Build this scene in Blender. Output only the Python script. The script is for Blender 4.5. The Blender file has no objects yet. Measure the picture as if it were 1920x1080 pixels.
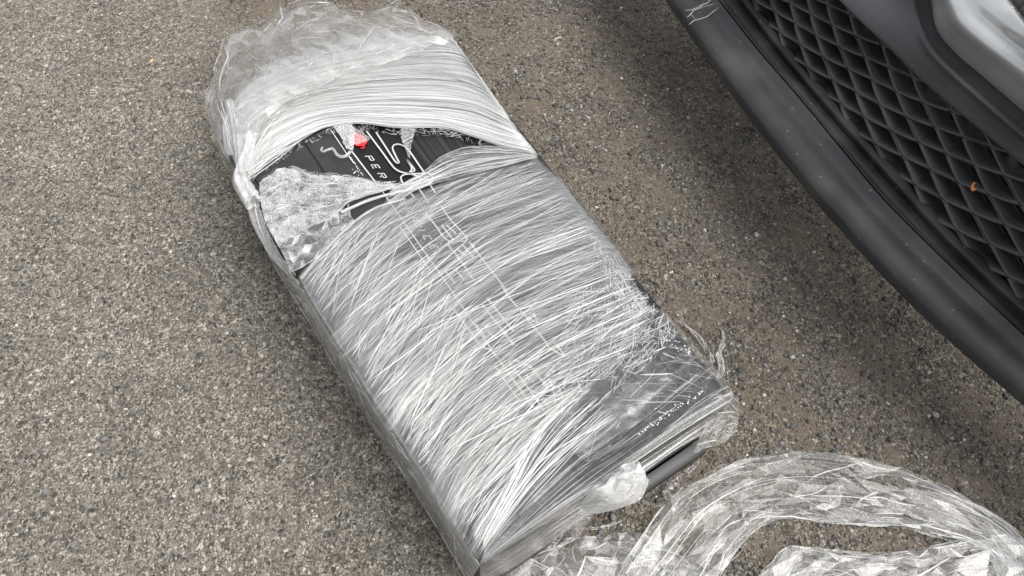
import bpy, math, random
import numpy as np

# ------------------------------------------------------------------ camera, sky, sun, exposure
scene = bpy.context.scene
PITCH = math.radians(59.0); CAM_H = 1.25; FPX = 1387.0
cam_data = bpy.data.cameras.new('camera')
cam_data.lens = FPX / 1920 * 36; cam_data.sensor_width = 36
cam_data.clip_start = 0.02; cam_data.clip_end = 500
cam = bpy.data.objects.new('camera', cam_data)
scene.collection.objects.link(cam)
cam.location = (0, 0, CAM_H)
cam.rotation_euler = (math.pi / 2 - PITCH, 0, 0)
scene.camera = cam

SUN_EL, SUN_AZ = 58.0, 105.0       # azimuth clockwise from +Y
world = bpy.data.worlds.new('World'); scene.world = world
world.use_nodes = True
wn, wl = world.node_tree.nodes, world.node_tree.links
bg = wn['Background']
sky = wn.new('ShaderNodeTexSky'); sky.sky_type = 'NISHITA'; sky.sun_disc = False
sky.sun_elevation = math.radians(SUN_EL); sky.sun_rotation = math.radians(SUN_AZ)
sky.air_density = 1.0; sky.dust_density = 4.0
hs = wn.new('ShaderNodeHueSaturation'); hs.inputs['Saturation'].default_value = 0.16   # grey cloud cover
wl.new(sky.outputs[0], hs.inputs['Color']); wl.new(hs.outputs[0], bg.inputs[0])
bg.inputs[1].default_value = 0.12
sun_l = bpy.data.lights.new('sun', 'SUN'); sun_l.energy = 1.2; sun_l.angle = math.radians(50); sun_l.color = (1, .97, .93)
sun = bpy.data.objects.new('sun', sun_l); scene.collection.objects.link(sun)
sun.rotation_euler = (math.radians(90 - SUN_EL), 0, math.radians(180 - SUN_AZ))
scene.view_settings.view_transform = 'Standard'; scene.view_settings.look = 'None'
scene.view_settings.exposure = 0.9; scene.view_settings.gamma = 1.0
scene.view_settings.use_curve_mapping = False
cy = scene.cycles
cy.transparent_max_bounces = 28; cy.max_bounces = 5; cy.diffuse_bounces = 2; cy.glossy_bounces = 3
cy.caustics_reflective = False; cy.caustics_refractive = False
cy.use_denoising = True

# ------------------------------------------------------------------ maths helpers
rng = np.random.default_rng(7)
CF = np.array([0, math.cos(PITCH), -math.sin(PITCH)]); CU = np.array([0, math.sin(PITCH), math.cos(PITCH)])

def P(x, y, z=0.0):
    """the place at height z that a photo pixel points to"""
    d = (x - 960) / FPX * np.array([1, 0, 0]) + (540 - y) / FPX * CU + CF
    return np.array([0, 0, CAM_H]) + d * (z - CAM_H) / d[2]

def PP(pts, z):
    return np.array([P(p[0], p[1], p[2] if len(p) > 2 else z) for p in pts])

def hash2(ix, iy, seed):
    n = (ix.astype(np.int64) * 374761393 + iy.astype(np.int64) * 668265263 + seed * 1442695041) & 0x7fffffff
    n = ((n ^ (n >> 13)) * 1274126177) & 0x7fffffff
    return ((n ^ (n >> 16)) & 0xffff) / 65535.0

def noise(x, y, seed=0):
    x = np.asarray(x, float); y = np.asarray(y, float)
    ix, iy = np.floor(x), np.floor(y); fx, fy = x - ix, y - iy
    fx = fx * fx * (3 - 2 * fx); fy = fy * fy * (3 - 2 * fy)
    a = hash2(ix, iy, seed); b = hash2(ix + 1, iy, seed); c = hash2(ix, iy + 1, seed); d = hash2(ix + 1, iy + 1, seed)
    return (a * (1 - fx) + b * fx) * (1 - fy) + (c * (1 - fx) + d * fx) * fy

def fbm(x, y, seed=0, octs=4):
    t = 0; a = .5; s = 0
    for k in range(octs):
        t = t + a * noise(x * 2 ** k, y * 2 ** k, seed + k * 17); s += a; a *= .5
    return t / s

def tri(v):
    return np.abs((v % 2.0) - 1.0)

def crumple(x, y, freq, n, seed, warp=.5):
    """faceted, creased sheet: overlapping folds in random directions"""
    r = np.random.default_rng(seed); z = np.zeros_like(x)
    wx = warp * (fbm(x * freq * .6, y * freq * .6, seed + 1, 2) - .5) / freq * 2
    wy = warp * (fbm(x * freq * .6, y * freq * .6, seed + 2, 2) - .5) / freq * 2
    for k in range(n):
        a = r.uniform(0, math.pi); f = freq * r.uniform(.6, 2.2)
        z += tri((x + wx) * math.cos(a) * f + (y + wy) * math.sin(a) * f + r.uniform(0, 2)) / (f / freq)
    return z / n - .5

def smooth_curve(pts, n):
    """Catmull-Rom through the points, n samples evenly spaced along it"""
    pts = np.asarray(pts, float)
    if len(pts) == 1: return np.repeat(pts, n, 0)
    ext = np.vstack([2 * pts[0] - pts[1], pts, 2 * pts[-1] - pts[-2]])
    out = []
    m = max(4, 4 * n // (len(pts) - 1) + 2)
    for i in range(len(pts) - 1):
        p0, p1, p2, p3 = ext[i:i + 4]
        t = np.linspace(0, 1, m, endpoint=False)[:, None]
        out.append(.5 * (2 * p1 + (p2 - p0) * t + (2 * p0 - 5 * p1 + 4 * p2 - p3) * t ** 2 + (3 * p1 - p0 - 3 * p2 + p3) * t ** 3))
    c = np.vstack(out + [pts[-1:]])
    L = np.concatenate([[0], np.cumsum(np.linalg.norm(np.diff(c, axis=0), axis=1))])
    q = np.linspace(0, L[-1], n)
    return np.stack([np.interp(q, L, c[:, k]) for k in range(3)], 1)

def loft(curves, nt, ns):
    """grid [ns, nt, 3] through a row of 3D curves"""
    C = np.array([smooth_curve(c, nt) for c in curves])
    K = len(C); s = np.linspace(0, K - 1, ns)
    ext = np.concatenate([(2 * C[0] - C[1])[None], C, (2 * C[-1] - C[-2])[None]])
    out = np.zeros((ns, nt, 3))
    for j, v in enumerate(s):
        i = min(int(v), K - 2); t = v - i
        p0, p1, p2, p3 = ext[i:i + 4]
        out[j] = .5 * (2 * p1 + (p2 - p0) * t + (2 * p0 - 5 * p1 + 4 * p2 - p3) * t ** 2 + (3 * p1 - p0 - 3 * p2 + p3) * t ** 3)
    return out

# ------------------------------------------------------------------ object helpers
def mesh_obj(name, verts, faces, material, parent=None, smooth=False, attrs=None, uv=None, colors=None):
    me = bpy.data.meshes.new(name)
    verts = np.asarray(verts, np.float32)
    if isinstance(faces, np.ndarray):
        n, k = faces.shape
        me.vertices.add(len(verts)); me.vertices.foreach_set('co', verts.ravel())
        me.loops.add(n * k); me.loops.foreach_set('vertex_index', faces.astype(np.int32).ravel())
        me.polygons.add(n)
        me.polygons.foreach_set('loop_start', np.arange(0, n * k, k, dtype=np.int32))
        me.update(calc_edges=True)
    else:
        me.from_pydata([tuple(v) for v in verts], [], [tuple(f) for f in faces]); me.update()
    if uv is not None:
        lay = me.uv_layers.new(name='UVMap')
        li = np.zeros(len(me.loops), np.int32); me.loops.foreach_get('vertex_index', li)
        lay.data.foreach_set('uv', np.asarray(uv, np.float32)[li].ravel())
    for k, v in (attrs or {}).items():
        at = me.attributes.new(k, 'FLOAT', 'POINT'); at.data.foreach_set('value', np.asarray(v, np.float32).ravel())
    if colors is not None:
        at = me.attributes.new('tone', 'FLOAT_COLOR', 'POINT')
        c4 = np.ones((len(verts), 4), np.float32); c4[:, :3] = colors
        at.data.foreach_set('color', c4.ravel())
    if smooth: me.polygons.foreach_set('use_smooth', np.ones(len(me.polygons), bool))
    me.validate()
    if material: me.materials.append(material)
    o = bpy.data.objects.new(name, me); scene.collection.objects.link(o)
    if parent: o.parent = parent
    return o

def tag(o, label=None, cat=None, group=None, kind=None):
    if label: o['label'] = label
    if cat: o['category'] = cat
    if group: o['group'] = group
    if kind: o['kind'] = kind
    return o

def thing(name, label, cat, group=None, loc=(0, 0, 0)):
    o = bpy.data.objects.new(name, None); scene.collection.objects.link(o); o.location = loc
    o.empty_display_size = .05
    return tag(o, label, cat, group)

def grid_faces(ns, nt, mask=None):
    i = np.arange(ns * nt).reshape(ns, nt)
    q = np.stack([i[:-1, :-1], i[:-1, 1:], i[1:, 1:], i[1:, :-1]], -1).reshape(-1, 4)
    if mask is not None:
        m = (mask[:-1, :-1] & mask[:-1, 1:] & mask[1:, 1:] & mask[1:, :-1]).reshape(-1)
        q = q[m]
    return q

def grid_obj(name, G, material, parent=None, smooth=True, mask=None, attrs=None, uv=None, flip=False):
    ns, nt = G.shape[:2]
    q = grid_faces(ns, nt, mask)
    if flip: q = q[:, ::-1]
    V = G.reshape(-1, 3)
    used = np.unique(q); remap = np.full(len(V), -1); remap[used] = np.arange(len(used))
    at = {k: v.reshape(-1)[used] for k, v in (attrs or {}).items()}
    return mesh_obj(name, V[used], remap[q], material, parent, smooth, at, uv.reshape(-1, 2)[used] if uv is not None else None)

def ribbons(name, lines, widths, material, parent=None, up=(0, 0, 1), tilt=0.0, haze_shine=None, seed=1, taper=True):
    """many thin strips, each along a 3D polyline, as one mesh"""
    r = np.random.default_rng(seed); V = []; Fc = []; H = []; n0 = 0
    up = np.array(up, float)
    for k, L in enumerate(lines):
        L = np.asarray(L, float); n = len(L)
        d = np.gradient(L, axis=0); d /= np.linalg.norm(d, axis=1)[:, None] + 1e-9
        u = up + r.normal(0, tilt, 3) if tilt else up
        side = np.cross(d, u); side /= np.linalg.norm(side, axis=1)[:, None] + 1e-9
        w = (widths[k] if hasattr(widths, '__len__') else widths) * np.ones(n)
        if taper and n > 2: w = w * np.clip(np.sin(np.linspace(0.08, math.pi - .08, n)) * 2.2, .15, 1)
        V.append(L - side * w[:, None] / 2); V.append(L + side * w[:, None] / 2)
        a = np.arange(n - 1)
        Fc.append(np.stack([n0 + a, n0 + a + 1, n0 + n + a + 1, n0 + n + a], 1))
        H.append(np.full(2 * n, haze_shine[k] if haze_shine is not None else .6)); n0 += 2 * n
    return mesh_obj(name, np.vstack(V), np.vstack(Fc), material, parent, False, {'haze_shine': np.concatenate(H)})

def prism(poly_top, poly_bot):
    n = len(poly_top)
    V = np.vstack([poly_top, poly_bot])
    F = [tuple(range(n)), tuple(range(2 * n - 1, n - 1, -1))]
    for i in range(n):
        j = (i + 1) % n
        F.append((i, n + i, n + j, j))
    return V, F

# ------------------------------------------------------------------ materials
def new_mat(name):
    m = bpy.data.materials.new(name); m.use_nodes = True
    nt = m.node_tree; nt.nodes.clear()
    out = nt.nodes.new('ShaderNodeOutputMaterial')
    return m, nt, out

def nd(nt, kind, **kw):
    n = nt.nodes.new(kind)
    for k, v in kw.items():
        if k.startswith('i_'):
            key = k[2:].replace('_', ' ')
            n.inputs[key].default_value = v
        else: setattr(n, k, v)
    return n

def mathn(nt, op, a, b=None, clamp=False):
    n = nt.nodes.new('ShaderNodeMath'); n.operation = op; n.use_clamp = clamp
    for i, v in enumerate((a, b)):
        if v is None: continue
        if isinstance(v, (int, float)): n.inputs[i].default_value = v
        else: nt.links.new(v, n.inputs[i])
    return n.outputs[0]

def ramp(nt, fac, stops):
    n = nt.nodes.new('ShaderNodeValToRGB'); cr = n.color_ramp
    while len(cr.elements) < len(stops): cr.elements.new(.5)
    for e, (p, c) in zip(cr.elements, stops):
        e.position = p; e.color = (c, c, c, 1) if isinstance(c, (int, float)) else (*c, 1)
    nt.links.new(fac, n.inputs[0]); return n.outputs[0]

def mixc(nt, fac, a, b, blend='MIX'):
    n = nt.nodes.new('ShaderNodeMix'); n.data_type = 'RGBA'; n.blend_type = blend
    for idx, v in ((0, fac), (6, a), (7, b)):
        if isinstance(v, (int, float)): n.inputs[idx].default_value = v
        elif isinstance(v, tuple): n.inputs[idx].default_value = (*v, 1)
        else: nt.links.new(v, n.inputs[idx])
    return n.outputs[2]

def plastic(name, col, rough, bump=.0, bscale=900, dust=.0, metallic=0., spec=.5, dust_scale=120):
    m, nt, out = new_mat(name)
    b = nd(nt, 'ShaderNodeBsdfPrincipled', i_Roughness=rough, i_Metallic=metallic)
    b.inputs['Specular IOR Level'].default_value = spec
    tc = nd(nt, 'ShaderNodeTexCoord')
    n1 = nd(nt, 'ShaderNodeTexNoise', i_Scale=6.0, i_Detail=5.0); nt.links.new(tc.outputs['Object'], n1.inputs['Vector'])
    c = mixc(nt, ramp(nt, n1.outputs[0], [(.35, 0.), (.7, 1.)]), tuple(v * .85 for v in col), tuple(min(1, v * 1.15) for v in col))
    if dust:
        v = nd(nt, 'ShaderNodeTexVoronoi', i_Scale=dust_scale); nt.links.new(tc.outputs['Object'], v.inputs['Vector'])
        n2 = nd(nt, 'ShaderNodeTexNoise', i_Scale=9.0, i_Detail=4.0); nt.links.new(tc.outputs['Object'], n2.inputs['Vector'])
        spk = ramp(nt, v.outputs['Distance'], [(.06, 1.), (.15, 0.)])
        pick = ramp(nt, v.outputs['Color'], [(.60, 0.), (.66, 1.)])
        film = ramp(nt, n2.outputs[0], [(.45, 0.), (.75, .35)])
        f = mathn(nt, 'MULTIPLY', mathn(nt, 'ADD', mathn(nt, 'MULTIPLY', spk, pick), film), dust, True)
        c = mixc(nt, f, c, (.26, .24, .21))
    nt.links.new(c, b.inputs['Base Color'])
    r2 = ramp(nt, n1.outputs[0], [(.3, max(0, rough - .06)), (.7, min(1, rough + .08))]); nt.links.new(r2, b.inputs['Roughness'])
    if bump:
        n3 = nd(nt, 'ShaderNodeTexNoise', i_Scale=float(bscale), i_Detail=2.0); nt.links.new(tc.outputs['Object'], n3.inputs['Vector'])
        bp = nd(nt, 'ShaderNodeBump', i_Strength=bump, i_Distance=.001); nt.links.new(n3.outputs[0], bp.inputs['Height'])
        nt.links.new(bp.outputs[0], b.inputs['Normal'])
    nt.links.new(b.outputs[0], out.inputs[0]); return m

def film_mat(name, white=.80, haze_gain=1., streak=.5, su=5., sv=330., lo=.45, hi=.72, rough=.32, gloss=1., bump=.4, fine=0.):
    """clear stretch film: see-through, glossy, milky where stretched; sky shine on wrinkles is painted white ('haze')"""
    m, nt, out = new_mat(name); L = nt.links
    at = nd(nt, 'ShaderNodeAttribute', attribute_name='haze_shine')
    uv = nd(nt, 'ShaderNodeUVMap')
    mp = nd(nt, 'ShaderNodeMapping'); mp.inputs['Scale'].default_value = (su, sv, 1)
    L.new(uv.outputs[0], mp.inputs['Vector'])
    n = nd(nt, 'ShaderNodeTexNoise', i_Scale=1.0, i_Detail=5.0, i_Roughness=.62, i_Distortion=.12); L.new(mp.outputs[0], n.inputs['Vector'])
    st = ramp(nt, n.outputs[0], [(lo, 0.), (hi, 1.)])
    h = mathn(nt, 'MULTIPLY', at.outputs['Fac'], haze_gain)
    # the pull streaks: nearly clear between them, whiter along them, painting wrinkles that catch the sky
    a = mathn(nt, 'MULTIPLY', h, mathn(nt, 'ADD', 1 - streak * .78, mathn(nt, 'MULTIPLY', mathn(nt, 'POWER', st, 1.4), streak * 1.25)))
    if fine:
        tc = nd(nt, 'ShaderNodeTexCoord')
        nf = nd(nt, 'ShaderNodeTexNoise', i_Scale=260.0, i_Detail=4.0, i_Roughness=.7, i_Distortion=2.5); L.new(tc.outputs['Object'], nf.inputs['Vector'])
        fr = ramp(nt, nf.outputs[0], [(.36, -fine), (.64, fine)])
        nfm = mathn(nt, 'MULTIPLY', mathn(nt, 'SUBTRACT', nf.outputs[0], .5), fine * 4)
        a = mathn(nt, 'ADD', a, mathn(nt, 'MULTIPLY', nfm, h))
    a = mathn(nt, 'MINIMUM', mathn(nt, 'MAXIMUM', a, 0.01), .97)
    tr = nd(nt, 'ShaderNodeBsdfTransparent'); tr.inputs[0].default_value = (.97, .97, .965, 1)
    df = nd(nt, 'ShaderNodeBsdfPrincipled', i_Roughness=rough)
    df.inputs['Base Color'].default_value = (white, white, white * .99, 1)
    tl = nd(nt, 'ShaderNodeBsdfTranslucent'); tl.inputs[0].default_value = (white, white, white * .98, 1)
    milky = nd(nt, 'ShaderNodeMixShader'); milky.inputs[0].default_value = .25
    L.new(df.outputs[0], milky.inputs[1]); L.new(tl.outputs[0], milky.inputs[2])
    mx = nd(nt, 'ShaderNodeMixShader'); L.new(a, mx.inputs[0]); L.new(tr.outputs[0], mx.inputs[1]); L.new(milky.outputs[0], mx.inputs[2])
    gl = nd(nt, 'ShaderNodeBsdfGlossy', i_Roughness=.18); gl.inputs[0].default_value = (1, 1, 1, 1)
    frn = nd(nt, 'ShaderNodeFresnel', i_IOR=1.5)
    bp = nd(nt, 'ShaderNodeBump', i_Strength=bump, i_Distance=.0006); L.new(n.outputs[0], bp.inputs['Height'])
    L.new(bp.outputs[0], gl.inputs['Normal'])
    mg = nd(nt, 'ShaderNodeMixShader'); L.new(mathn(nt, 'MINIMUM', mathn(nt, 'MULTIPLY', frn.outputs[0], gloss), .22), mg.inputs[0])
    L.new(mx.outputs[0], mg.inputs[1]); L.new(gl.outputs[0], mg.inputs[2])
    L.new(mg.outputs[0], out.inputs[0])
    return m

def ground_mat():
    m, nt, out = new_mat('asphalt'); L = nt.links
    tc = nd(nt, 'ShaderNodeTexCoord'); ob = tc.outputs['Object']
    def tex(kind, scale, **kw):
        n = nd(nt, kind, i_Scale=float(scale), **kw); L.new(ob, n.inputs['Vector']); return n
    sep = nd(nt, 'ShaderNodeSeparateXYZ'); L.new(ob, sep.inputs[0])
    # worn bare asphalt to the -x side, dusty gritty edge towards +x
    nz = tex('ShaderNodeTexNoise', 2.3, i_Detail=5.0, i_Roughness=.6)
    grit = mathn(nt, 'ADD', mathn(nt, 'MULTIPLY', mathn(nt, 'ADD', sep.outputs[0], mathn(nt, 'MULTIPLY', sep.outputs[1], .45)), .9), mathn(nt, 'MULTIPLY', mathn(nt, 'SUBTRACT', nz.outputs[0], .5), 1.3))
    grit = ramp(nt, grit, [(.0, 0.), (.18, 1.)]) if False else mathn(nt, 'MULTIPLY', mathn(nt, 'ADD', grit, .12), 3.2, True)
    # aggregate
    v1 = tex('ShaderNodeTexVoronoi', 150, i_Randomness=1.0)
    v1e = tex('ShaderNodeTexVoronoi', 150, feature='DISTANCE_TO_EDGE')
    v2 = tex('ShaderNodeTexVoronoi', 360); v2e = tex('ShaderNodeTexVoronoi', 360, feature='DISTANCE_TO_EDGE')
    sp = nd(nt, 'ShaderNodeSeparateColor'); L.new(v1.outputs['Color'], sp.inputs[0])
    sp2 = nd(nt, 'ShaderNodeSeparateColor'); L.new(v2.outputs['Color'], sp2.inputs[0])
    stone = ramp(nt, sp.outputs[0], [(0., (.06, .06, .058)), (.3, (.16, .155, .143)), (.65, (.25, .238, .215)), (.92, (.36, .34, .30)), (1., (.62, .59, .53))])
    fine = ramp(nt, sp2.outputs[1], [(0., (.05, .047, .043)), (.35, (.14, .13, .114)), (.8, (.26, .242, .21)), (1., (.52, .49, .43))])
    big = ramp(nt, sp.outputs[1], [(.48, 0.), (.5, 1.)])
    edge1 = ramp(nt, v1e.outputs[0], [(.03, 0.), (.14, 1.)])
    pick = mathn(nt, 'MULTIPLY', big, edge1)
    base = mixc(nt, pick, fine, stone)
    # grey-beige wear, large patches
    n2 = tex('ShaderNodeTexNoise', 5.5, i_Detail=6.0, i_Roughness=.65)
    wear = ramp(nt, n2.outputs[0], [(.3, (.80, .78, .74)), (.7, (1.12, 1.1, 1.06))])
    base = mixc(nt, 1.0, base, wear, 'MULTIPLY')
    n9 = tex('ShaderNodeTexNoise', 60., i_Detail=3.0)
    base = mixc(nt, 1.0, base, ramp(nt, n9.outputs[0], [(.3, .8), (.7, 1.2)]), 'MULTIPLY')
    # brown silt between the stones
    n3 = tex('ShaderNodeTexNoise', 11., i_Detail=8.0, i_Roughness=.72)
    n4 = tex('ShaderNodeTexNoise', 420., i_Detail=3.0)
    silt_c = mixc(nt, ramp(nt, n4.outputs[0], [(.3, 0.), (.7, 1.)]), (.118, .095, .073), (.228, .19, .15))
    siltm = ramp(nt, n3.outputs[0], [(.455, 0.), (.60, 1.)])
    gate = mathn(nt, 'MULTIPLY', ramp(nt, sp.outputs[2], [(.25, 0.), (.45, 1.)]), 1.0)   # some stones stay above the silt
    siltf = mathn(nt, 'MULTIPLY', mathn(nt, 'MULTIPLY', siltm, mathn(nt, 'MAXIMUM', gate, mathn(nt, 'SUBTRACT', 1.0, edge1))), mathn(nt, 'ADD', mathn(nt, 'MULTIPLY', grit, .8), .16), True)
    dark = mixc(nt, grit, (1, 1, 1), (.80, .78, .75))
    base = mixc(nt, 1.0, base, dark, 'MULTIPLY')
    base = mixc(nt, siltf, base, silt_c)
    # tiny dark pits
    v3 = tex('ShaderNodeTexVoronoi', 150); pit = ramp(nt, v3.outputs['Distance'], [(.1, 1.), (.26, 0.)])
    pp = mathn(nt, 'MULTIPLY', pit, ramp(nt, v3.outputs['Color'], [(.55, 0.), (.62, 1.)]))
    base = mixc(nt, mathn(nt, 'MULTIPLY', pp, .65), base, (.03, .028, .026))
    b = nd(nt, 'ShaderNodeBsdfPrincipled', i_Roughness=.92); b.inputs['Specular IOR Level'].default_value = .25
    L.new(base, b.inputs['Base Color'])
    hgt = mathn(nt, 'ADD', mathn(nt, 'MULTIPLY', mathn(nt, 'MULTIPLY', ramp(nt, v1e.outputs[0], [(.0, 0.), (.3, 1.)]), sp.outputs[1]), 1.0),
                mathn(nt, 'MULTIPLY', ramp(nt, v2e.outputs[0], [(.0, 0.), (.4, 1.)]), .5))
    hgt = mathn(nt, 'SUBTRACT', hgt, pp)
    bp = nd(nt, 'ShaderNodeBump', i_Strength=.9, i_Distance=.0022); L.new(hgt, bp.inputs['Height']); L.new(bp.outputs[0], b.inputs['Normal'])
    L.new(b.outputs[0], out.inputs[0]); return m

def stone_mat():
    m, nt, out = new_mat('grit_stone'); L = nt.links
    at = nd(nt, 'ShaderNodeAttribute', attribute_name='tone')
    tc = nd(nt, 'ShaderNodeTexCoord')
    n = nd(nt, 'ShaderNodeTexNoise', i_Scale=420., i_Detail=4.0); L.new(tc.outputs['Object'], n.inputs['Vector'])
    c = mixc(nt, 1.0, at.outputs['Color'], ramp(nt, n.outputs[0], [(.3, .7), (.7, 1.3)]), 'MULTIPLY')
    b = nd(nt, 'ShaderNodeBsdfPrincipled', i_Roughness=.8); b.inputs['Specular IOR Level'].default_value = .35
    L.new(c, b.inputs['Base Color']); L.new(b.outputs[0], out.inputs[0]); return m

def box_mat():
    """satin black carton print: plain charcoal beyond the dotted line, hairline-brushed black beside it"""
    m, nt, out = new_mat('box_print'); L = nt.links
    uv = nd(nt, 'ShaderNodeUVMap'); sep = nd(nt, 'ShaderNodeSeparateXYZ'); L.new(uv.outputs[0], sep.inputs[0])
    u = sep.outputs[0]                                   # 0..1 across the lid
    right = ramp(nt, u, [(.3995, 0.), (.4005, 1.)])
    n = nd(nt, 'ShaderNodeTexNoise', i_Scale=1., i_Detail=3.0)
    mp = nd(nt, 'ShaderNodeMapping'); mp.inputs['Scale'].default_value = (150, .8, 1); L.new(uv.outputs[0], mp.inputs[0]); L.new(mp.outputs[0], n.inputs['Vector'])
    hair = mixc(nt, ramp(nt, n.outputs[0], [(.42, 0.), (.6, 1.)]), (.006, .006, .0065), (.034, .034, .036))
    plain_black = ramp(nt, u, [(.585, 0.), (.605, 1.)])
    blk = mixc(nt, plain_black, (.008, .008, .009), hair)
    c = mixc(nt, right, (.034, .034, .036), blk)
    tc = nd(nt, 'ShaderNodeTexCoord')
    n2 = nd(nt, 'ShaderNodeTexNoise', i_Scale=14., i_Detail=5.0); L.new(tc.outputs['Object'], n2.inputs['Vector'])
    c = mixc(nt, 1.0, c, ramp(nt, n2.outputs[0], [(.3, .8), (.7, 1.2)]), 'MULTIPLY')
    b = nd(nt, 'ShaderNodeBsdfPrincipled'); L.new(c, b.inputs['Base Color'])
    L.new(ramp(nt, n2.outputs[0], [(.3, .30), (.7, .42)]), b.inputs['Roughness'])
    L.new(b.outputs[0], out.inputs[0]); return m

M = {}
M['ground'] = ground_mat(); M['stone'] = stone_mat(); M['box'] = box_mat()
M['carton'] = plastic('carton_black', (.03, .03, .032), .38)
M['carton_grey'] = plastic('carton_grey', (.10, .10, .102), .6)
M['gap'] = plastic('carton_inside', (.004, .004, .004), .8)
M['ink_white'] = plastic('ink_silver', (.55, .55, .54), .5)
M['ink_dot'] = plastic('ink_white_dots', (.85, .85, .84), .5)
M['ink_red'] = plastic('ink_red', (.75, .03, .035), .45)
M['ink_seam'] = plastic('score_line', (.004, .004, .004), .6)
M['lip'] = plastic('bumper_plastic', (.028, .030, .032), .47, bump=.12, bscale=1500, dust=.5, dust_scale=55)
M['grille'] = plastic('grille_plastic', (.055, .056, .057), .5, bump=.1, dust=.35, dust_scale=90)
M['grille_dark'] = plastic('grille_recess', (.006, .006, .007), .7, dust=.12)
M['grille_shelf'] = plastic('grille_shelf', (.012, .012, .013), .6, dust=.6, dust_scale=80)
M['fascia'] = plastic('fascia_plastic', (.055, .058, .062), .5, bump=.1, bscale=1500, dust=.3, dust_scale=60)
M['groove'] = plastic('groove_plastic', (.026, .028, .03), .5, bump=.1, bscale=1500, dust=.5)
M['silver'] = plastic('silver_paint', (.62, .635, .64), .28, metallic=.55)
M['paint'] = plastic('grey_paint', (.10, .105, .11), .3, metallic=.4)
M['scratch'] = plastic('scratched_plastic', (.42, .42, .41), .8)
M['leaf'] = plastic('dry_leaf', (.62, .42, .22), .7)
M['straw'] = plastic('pale_straw', (.75, .71, .6), .7)
M['amber'] = plastic('amber_leaf', (.55, .20, .05), .6)
M['film_dense'] = film_mat('film_dense', streak=.75, su=3.5, sv=230, lo=.36, hi=.62)
M['film_wrap'] = film_mat('film_wrap', streak=.95, su=3.2, sv=190, lo=.38, hi=.66, bump=.5)
M['film_cross'] = film_mat('film_cross', streak=1., su=4., sv=140, lo=.50, hi=.68, bump=.5)
M['film_clear'] = film_mat('film_clear', streak=.6, su=6, sv=70, lo=.45, hi=.7, gloss=.8, bump=.5)
M['film_crumple'] = film_mat('film_crumple', streak=.25, su=30, sv=60, gloss=1.2, bump=.3, fine=.5)
M['film_silver'] = film_mat('film_silver', streak=.3, su=60, sv=120, fine=1.6, bump=.5)
M['film_white'] = film_mat('film_white', white=.84, streak=0., su=20, sv=60, gloss=.7, rough=.4)
M['strand'] = film_mat('film_shine_strand', white=.84, streak=0., bump=0., gloss=.8)  # white ribbons, mostly painting wrinkle lines that catch the sky

# ------------------------------------------------------------------ ground
g = 60.0
ground = mesh_obj('ground', [(-g, -g, 0), (g, -g, 0), (g, g, 0), (-g, g, 0)], [(0, 1, 2, 3)], M['ground'])
tag(ground, 'worn grey asphalt with brown silt and loose grit', 'ground', kind='structure')

ICO = None
def icosphere():
    t = (1 + 5 ** .5) / 2
    V = np.array([(-1, t, 0), (1, t, 0), (-1, -t, 0), (1, -t, 0), (0, -1, t), (0, 1, t), (0, -1, -t), (0, 1, -t), (t, 0, -1), (t, 0, 1), (-t, 0, -1), (-t, 0, 1)], float)
    V /= np.linalg.norm(V[0])
    F = np.array([(0, 11, 5), (0, 5, 1), (0, 1, 7), (0, 7, 10), (0, 10, 11), (1, 5, 9), (5, 11, 4), (11, 10, 2), (10, 7, 6), (7, 1, 8), (3, 9, 4), (3, 4, 2), (3, 2, 6), (3, 6, 8), (3, 8, 9), (4, 9, 5), (2, 4, 11), (6, 2, 10), (8, 6, 7), (9, 8, 1)])
    return V, F
IV, IF = icosphere()

def stones(name, xy, rad, flat, cols, sink=.3):
    n = len(xy); r = np.random.default_rng(len(xy))
    V = IV[None] * (1 + r.uniform(-.42, .36, (n, 12, 1)))
    V = V * np.stack([r.uniform(.75, 1.3, n), r.uniform(.75, 1.2, n), flat], 1)[:, None]
    a = r.uniform(0, 6.283, n); c, s = np.cos(a)[:, None], np.sin(a)[:, None]
    X = V[..., 0] * c - V[..., 1] * s; Y = V[..., 0] * s + V[..., 1] * c
    V = np.stack([X, Y, V[..., 2]], -1) * rad[:, None, None]
    V[..., 0] += xy[:, None, 0]; V[..., 1] += xy[:, None, 1]; V[..., 2] += (rad * flat * (1 - sink * 2))[:, None]
    F = (IF[None] + (np.arange(n) * 12)[:, None, None]).reshape(-1, 3)
    return mesh_obj(name, V.reshape(-1, 3), F, M['stone'], colors=np.repeat(cols, 12, 0))

def stone_colours(n, r):
    k = r.uniform(0, 1, n)
    grey = r.uniform(.06, .21, n)[:, None] * np.array([1, .985, .955])
    brown = r.uniform(.09, .22, n)[:, None] * np.array([1, .86, .7])
    pale = r.uniform(.3, .6, n)[:, None] * np.array([1, .97, .9])
    return np.where((k < .62)[:, None], grey, np.where((k < .955)[:, None], brown, pale))

# loose grit: thick on the dusty side, thin on the bare asphalt
r = np.random.default_rng(3)
N = 150000
xy = np.stack([r.uniform(-1.6, 1.5, N), r.uniform(-.15, 2.1, N)], 1)
side = np.clip((xy[:, 0] + .45 * xy[:, 1] + .12 + 1.2 * (fbm(xy[:, 0] * 2.3, xy[:, 1] * 2.3, 5) - .5)) * 2.5, 0, 1)
clump = fbm(xy[:, 0] * 13, xy[:, 1] * 13, 9, 4)
dens = (.06 + side * np.clip((clump - .38) * 4.2, .10, 1.)) * .8
xy = xy[r.uniform(0, 1, N) < dens]
n = len(xy)
rad = np.clip(r.lognormal(math.log(.0020), .48, n), .0010, .0068)
stones('gravel', xy, rad, r.uniform(.45, .85, n), stone_colours(n, r))
tag(bpy.data.objects['gravel'], 'loose grey and brown grit scattered over the asphalt', 'gravel', kind='stuff')

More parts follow.
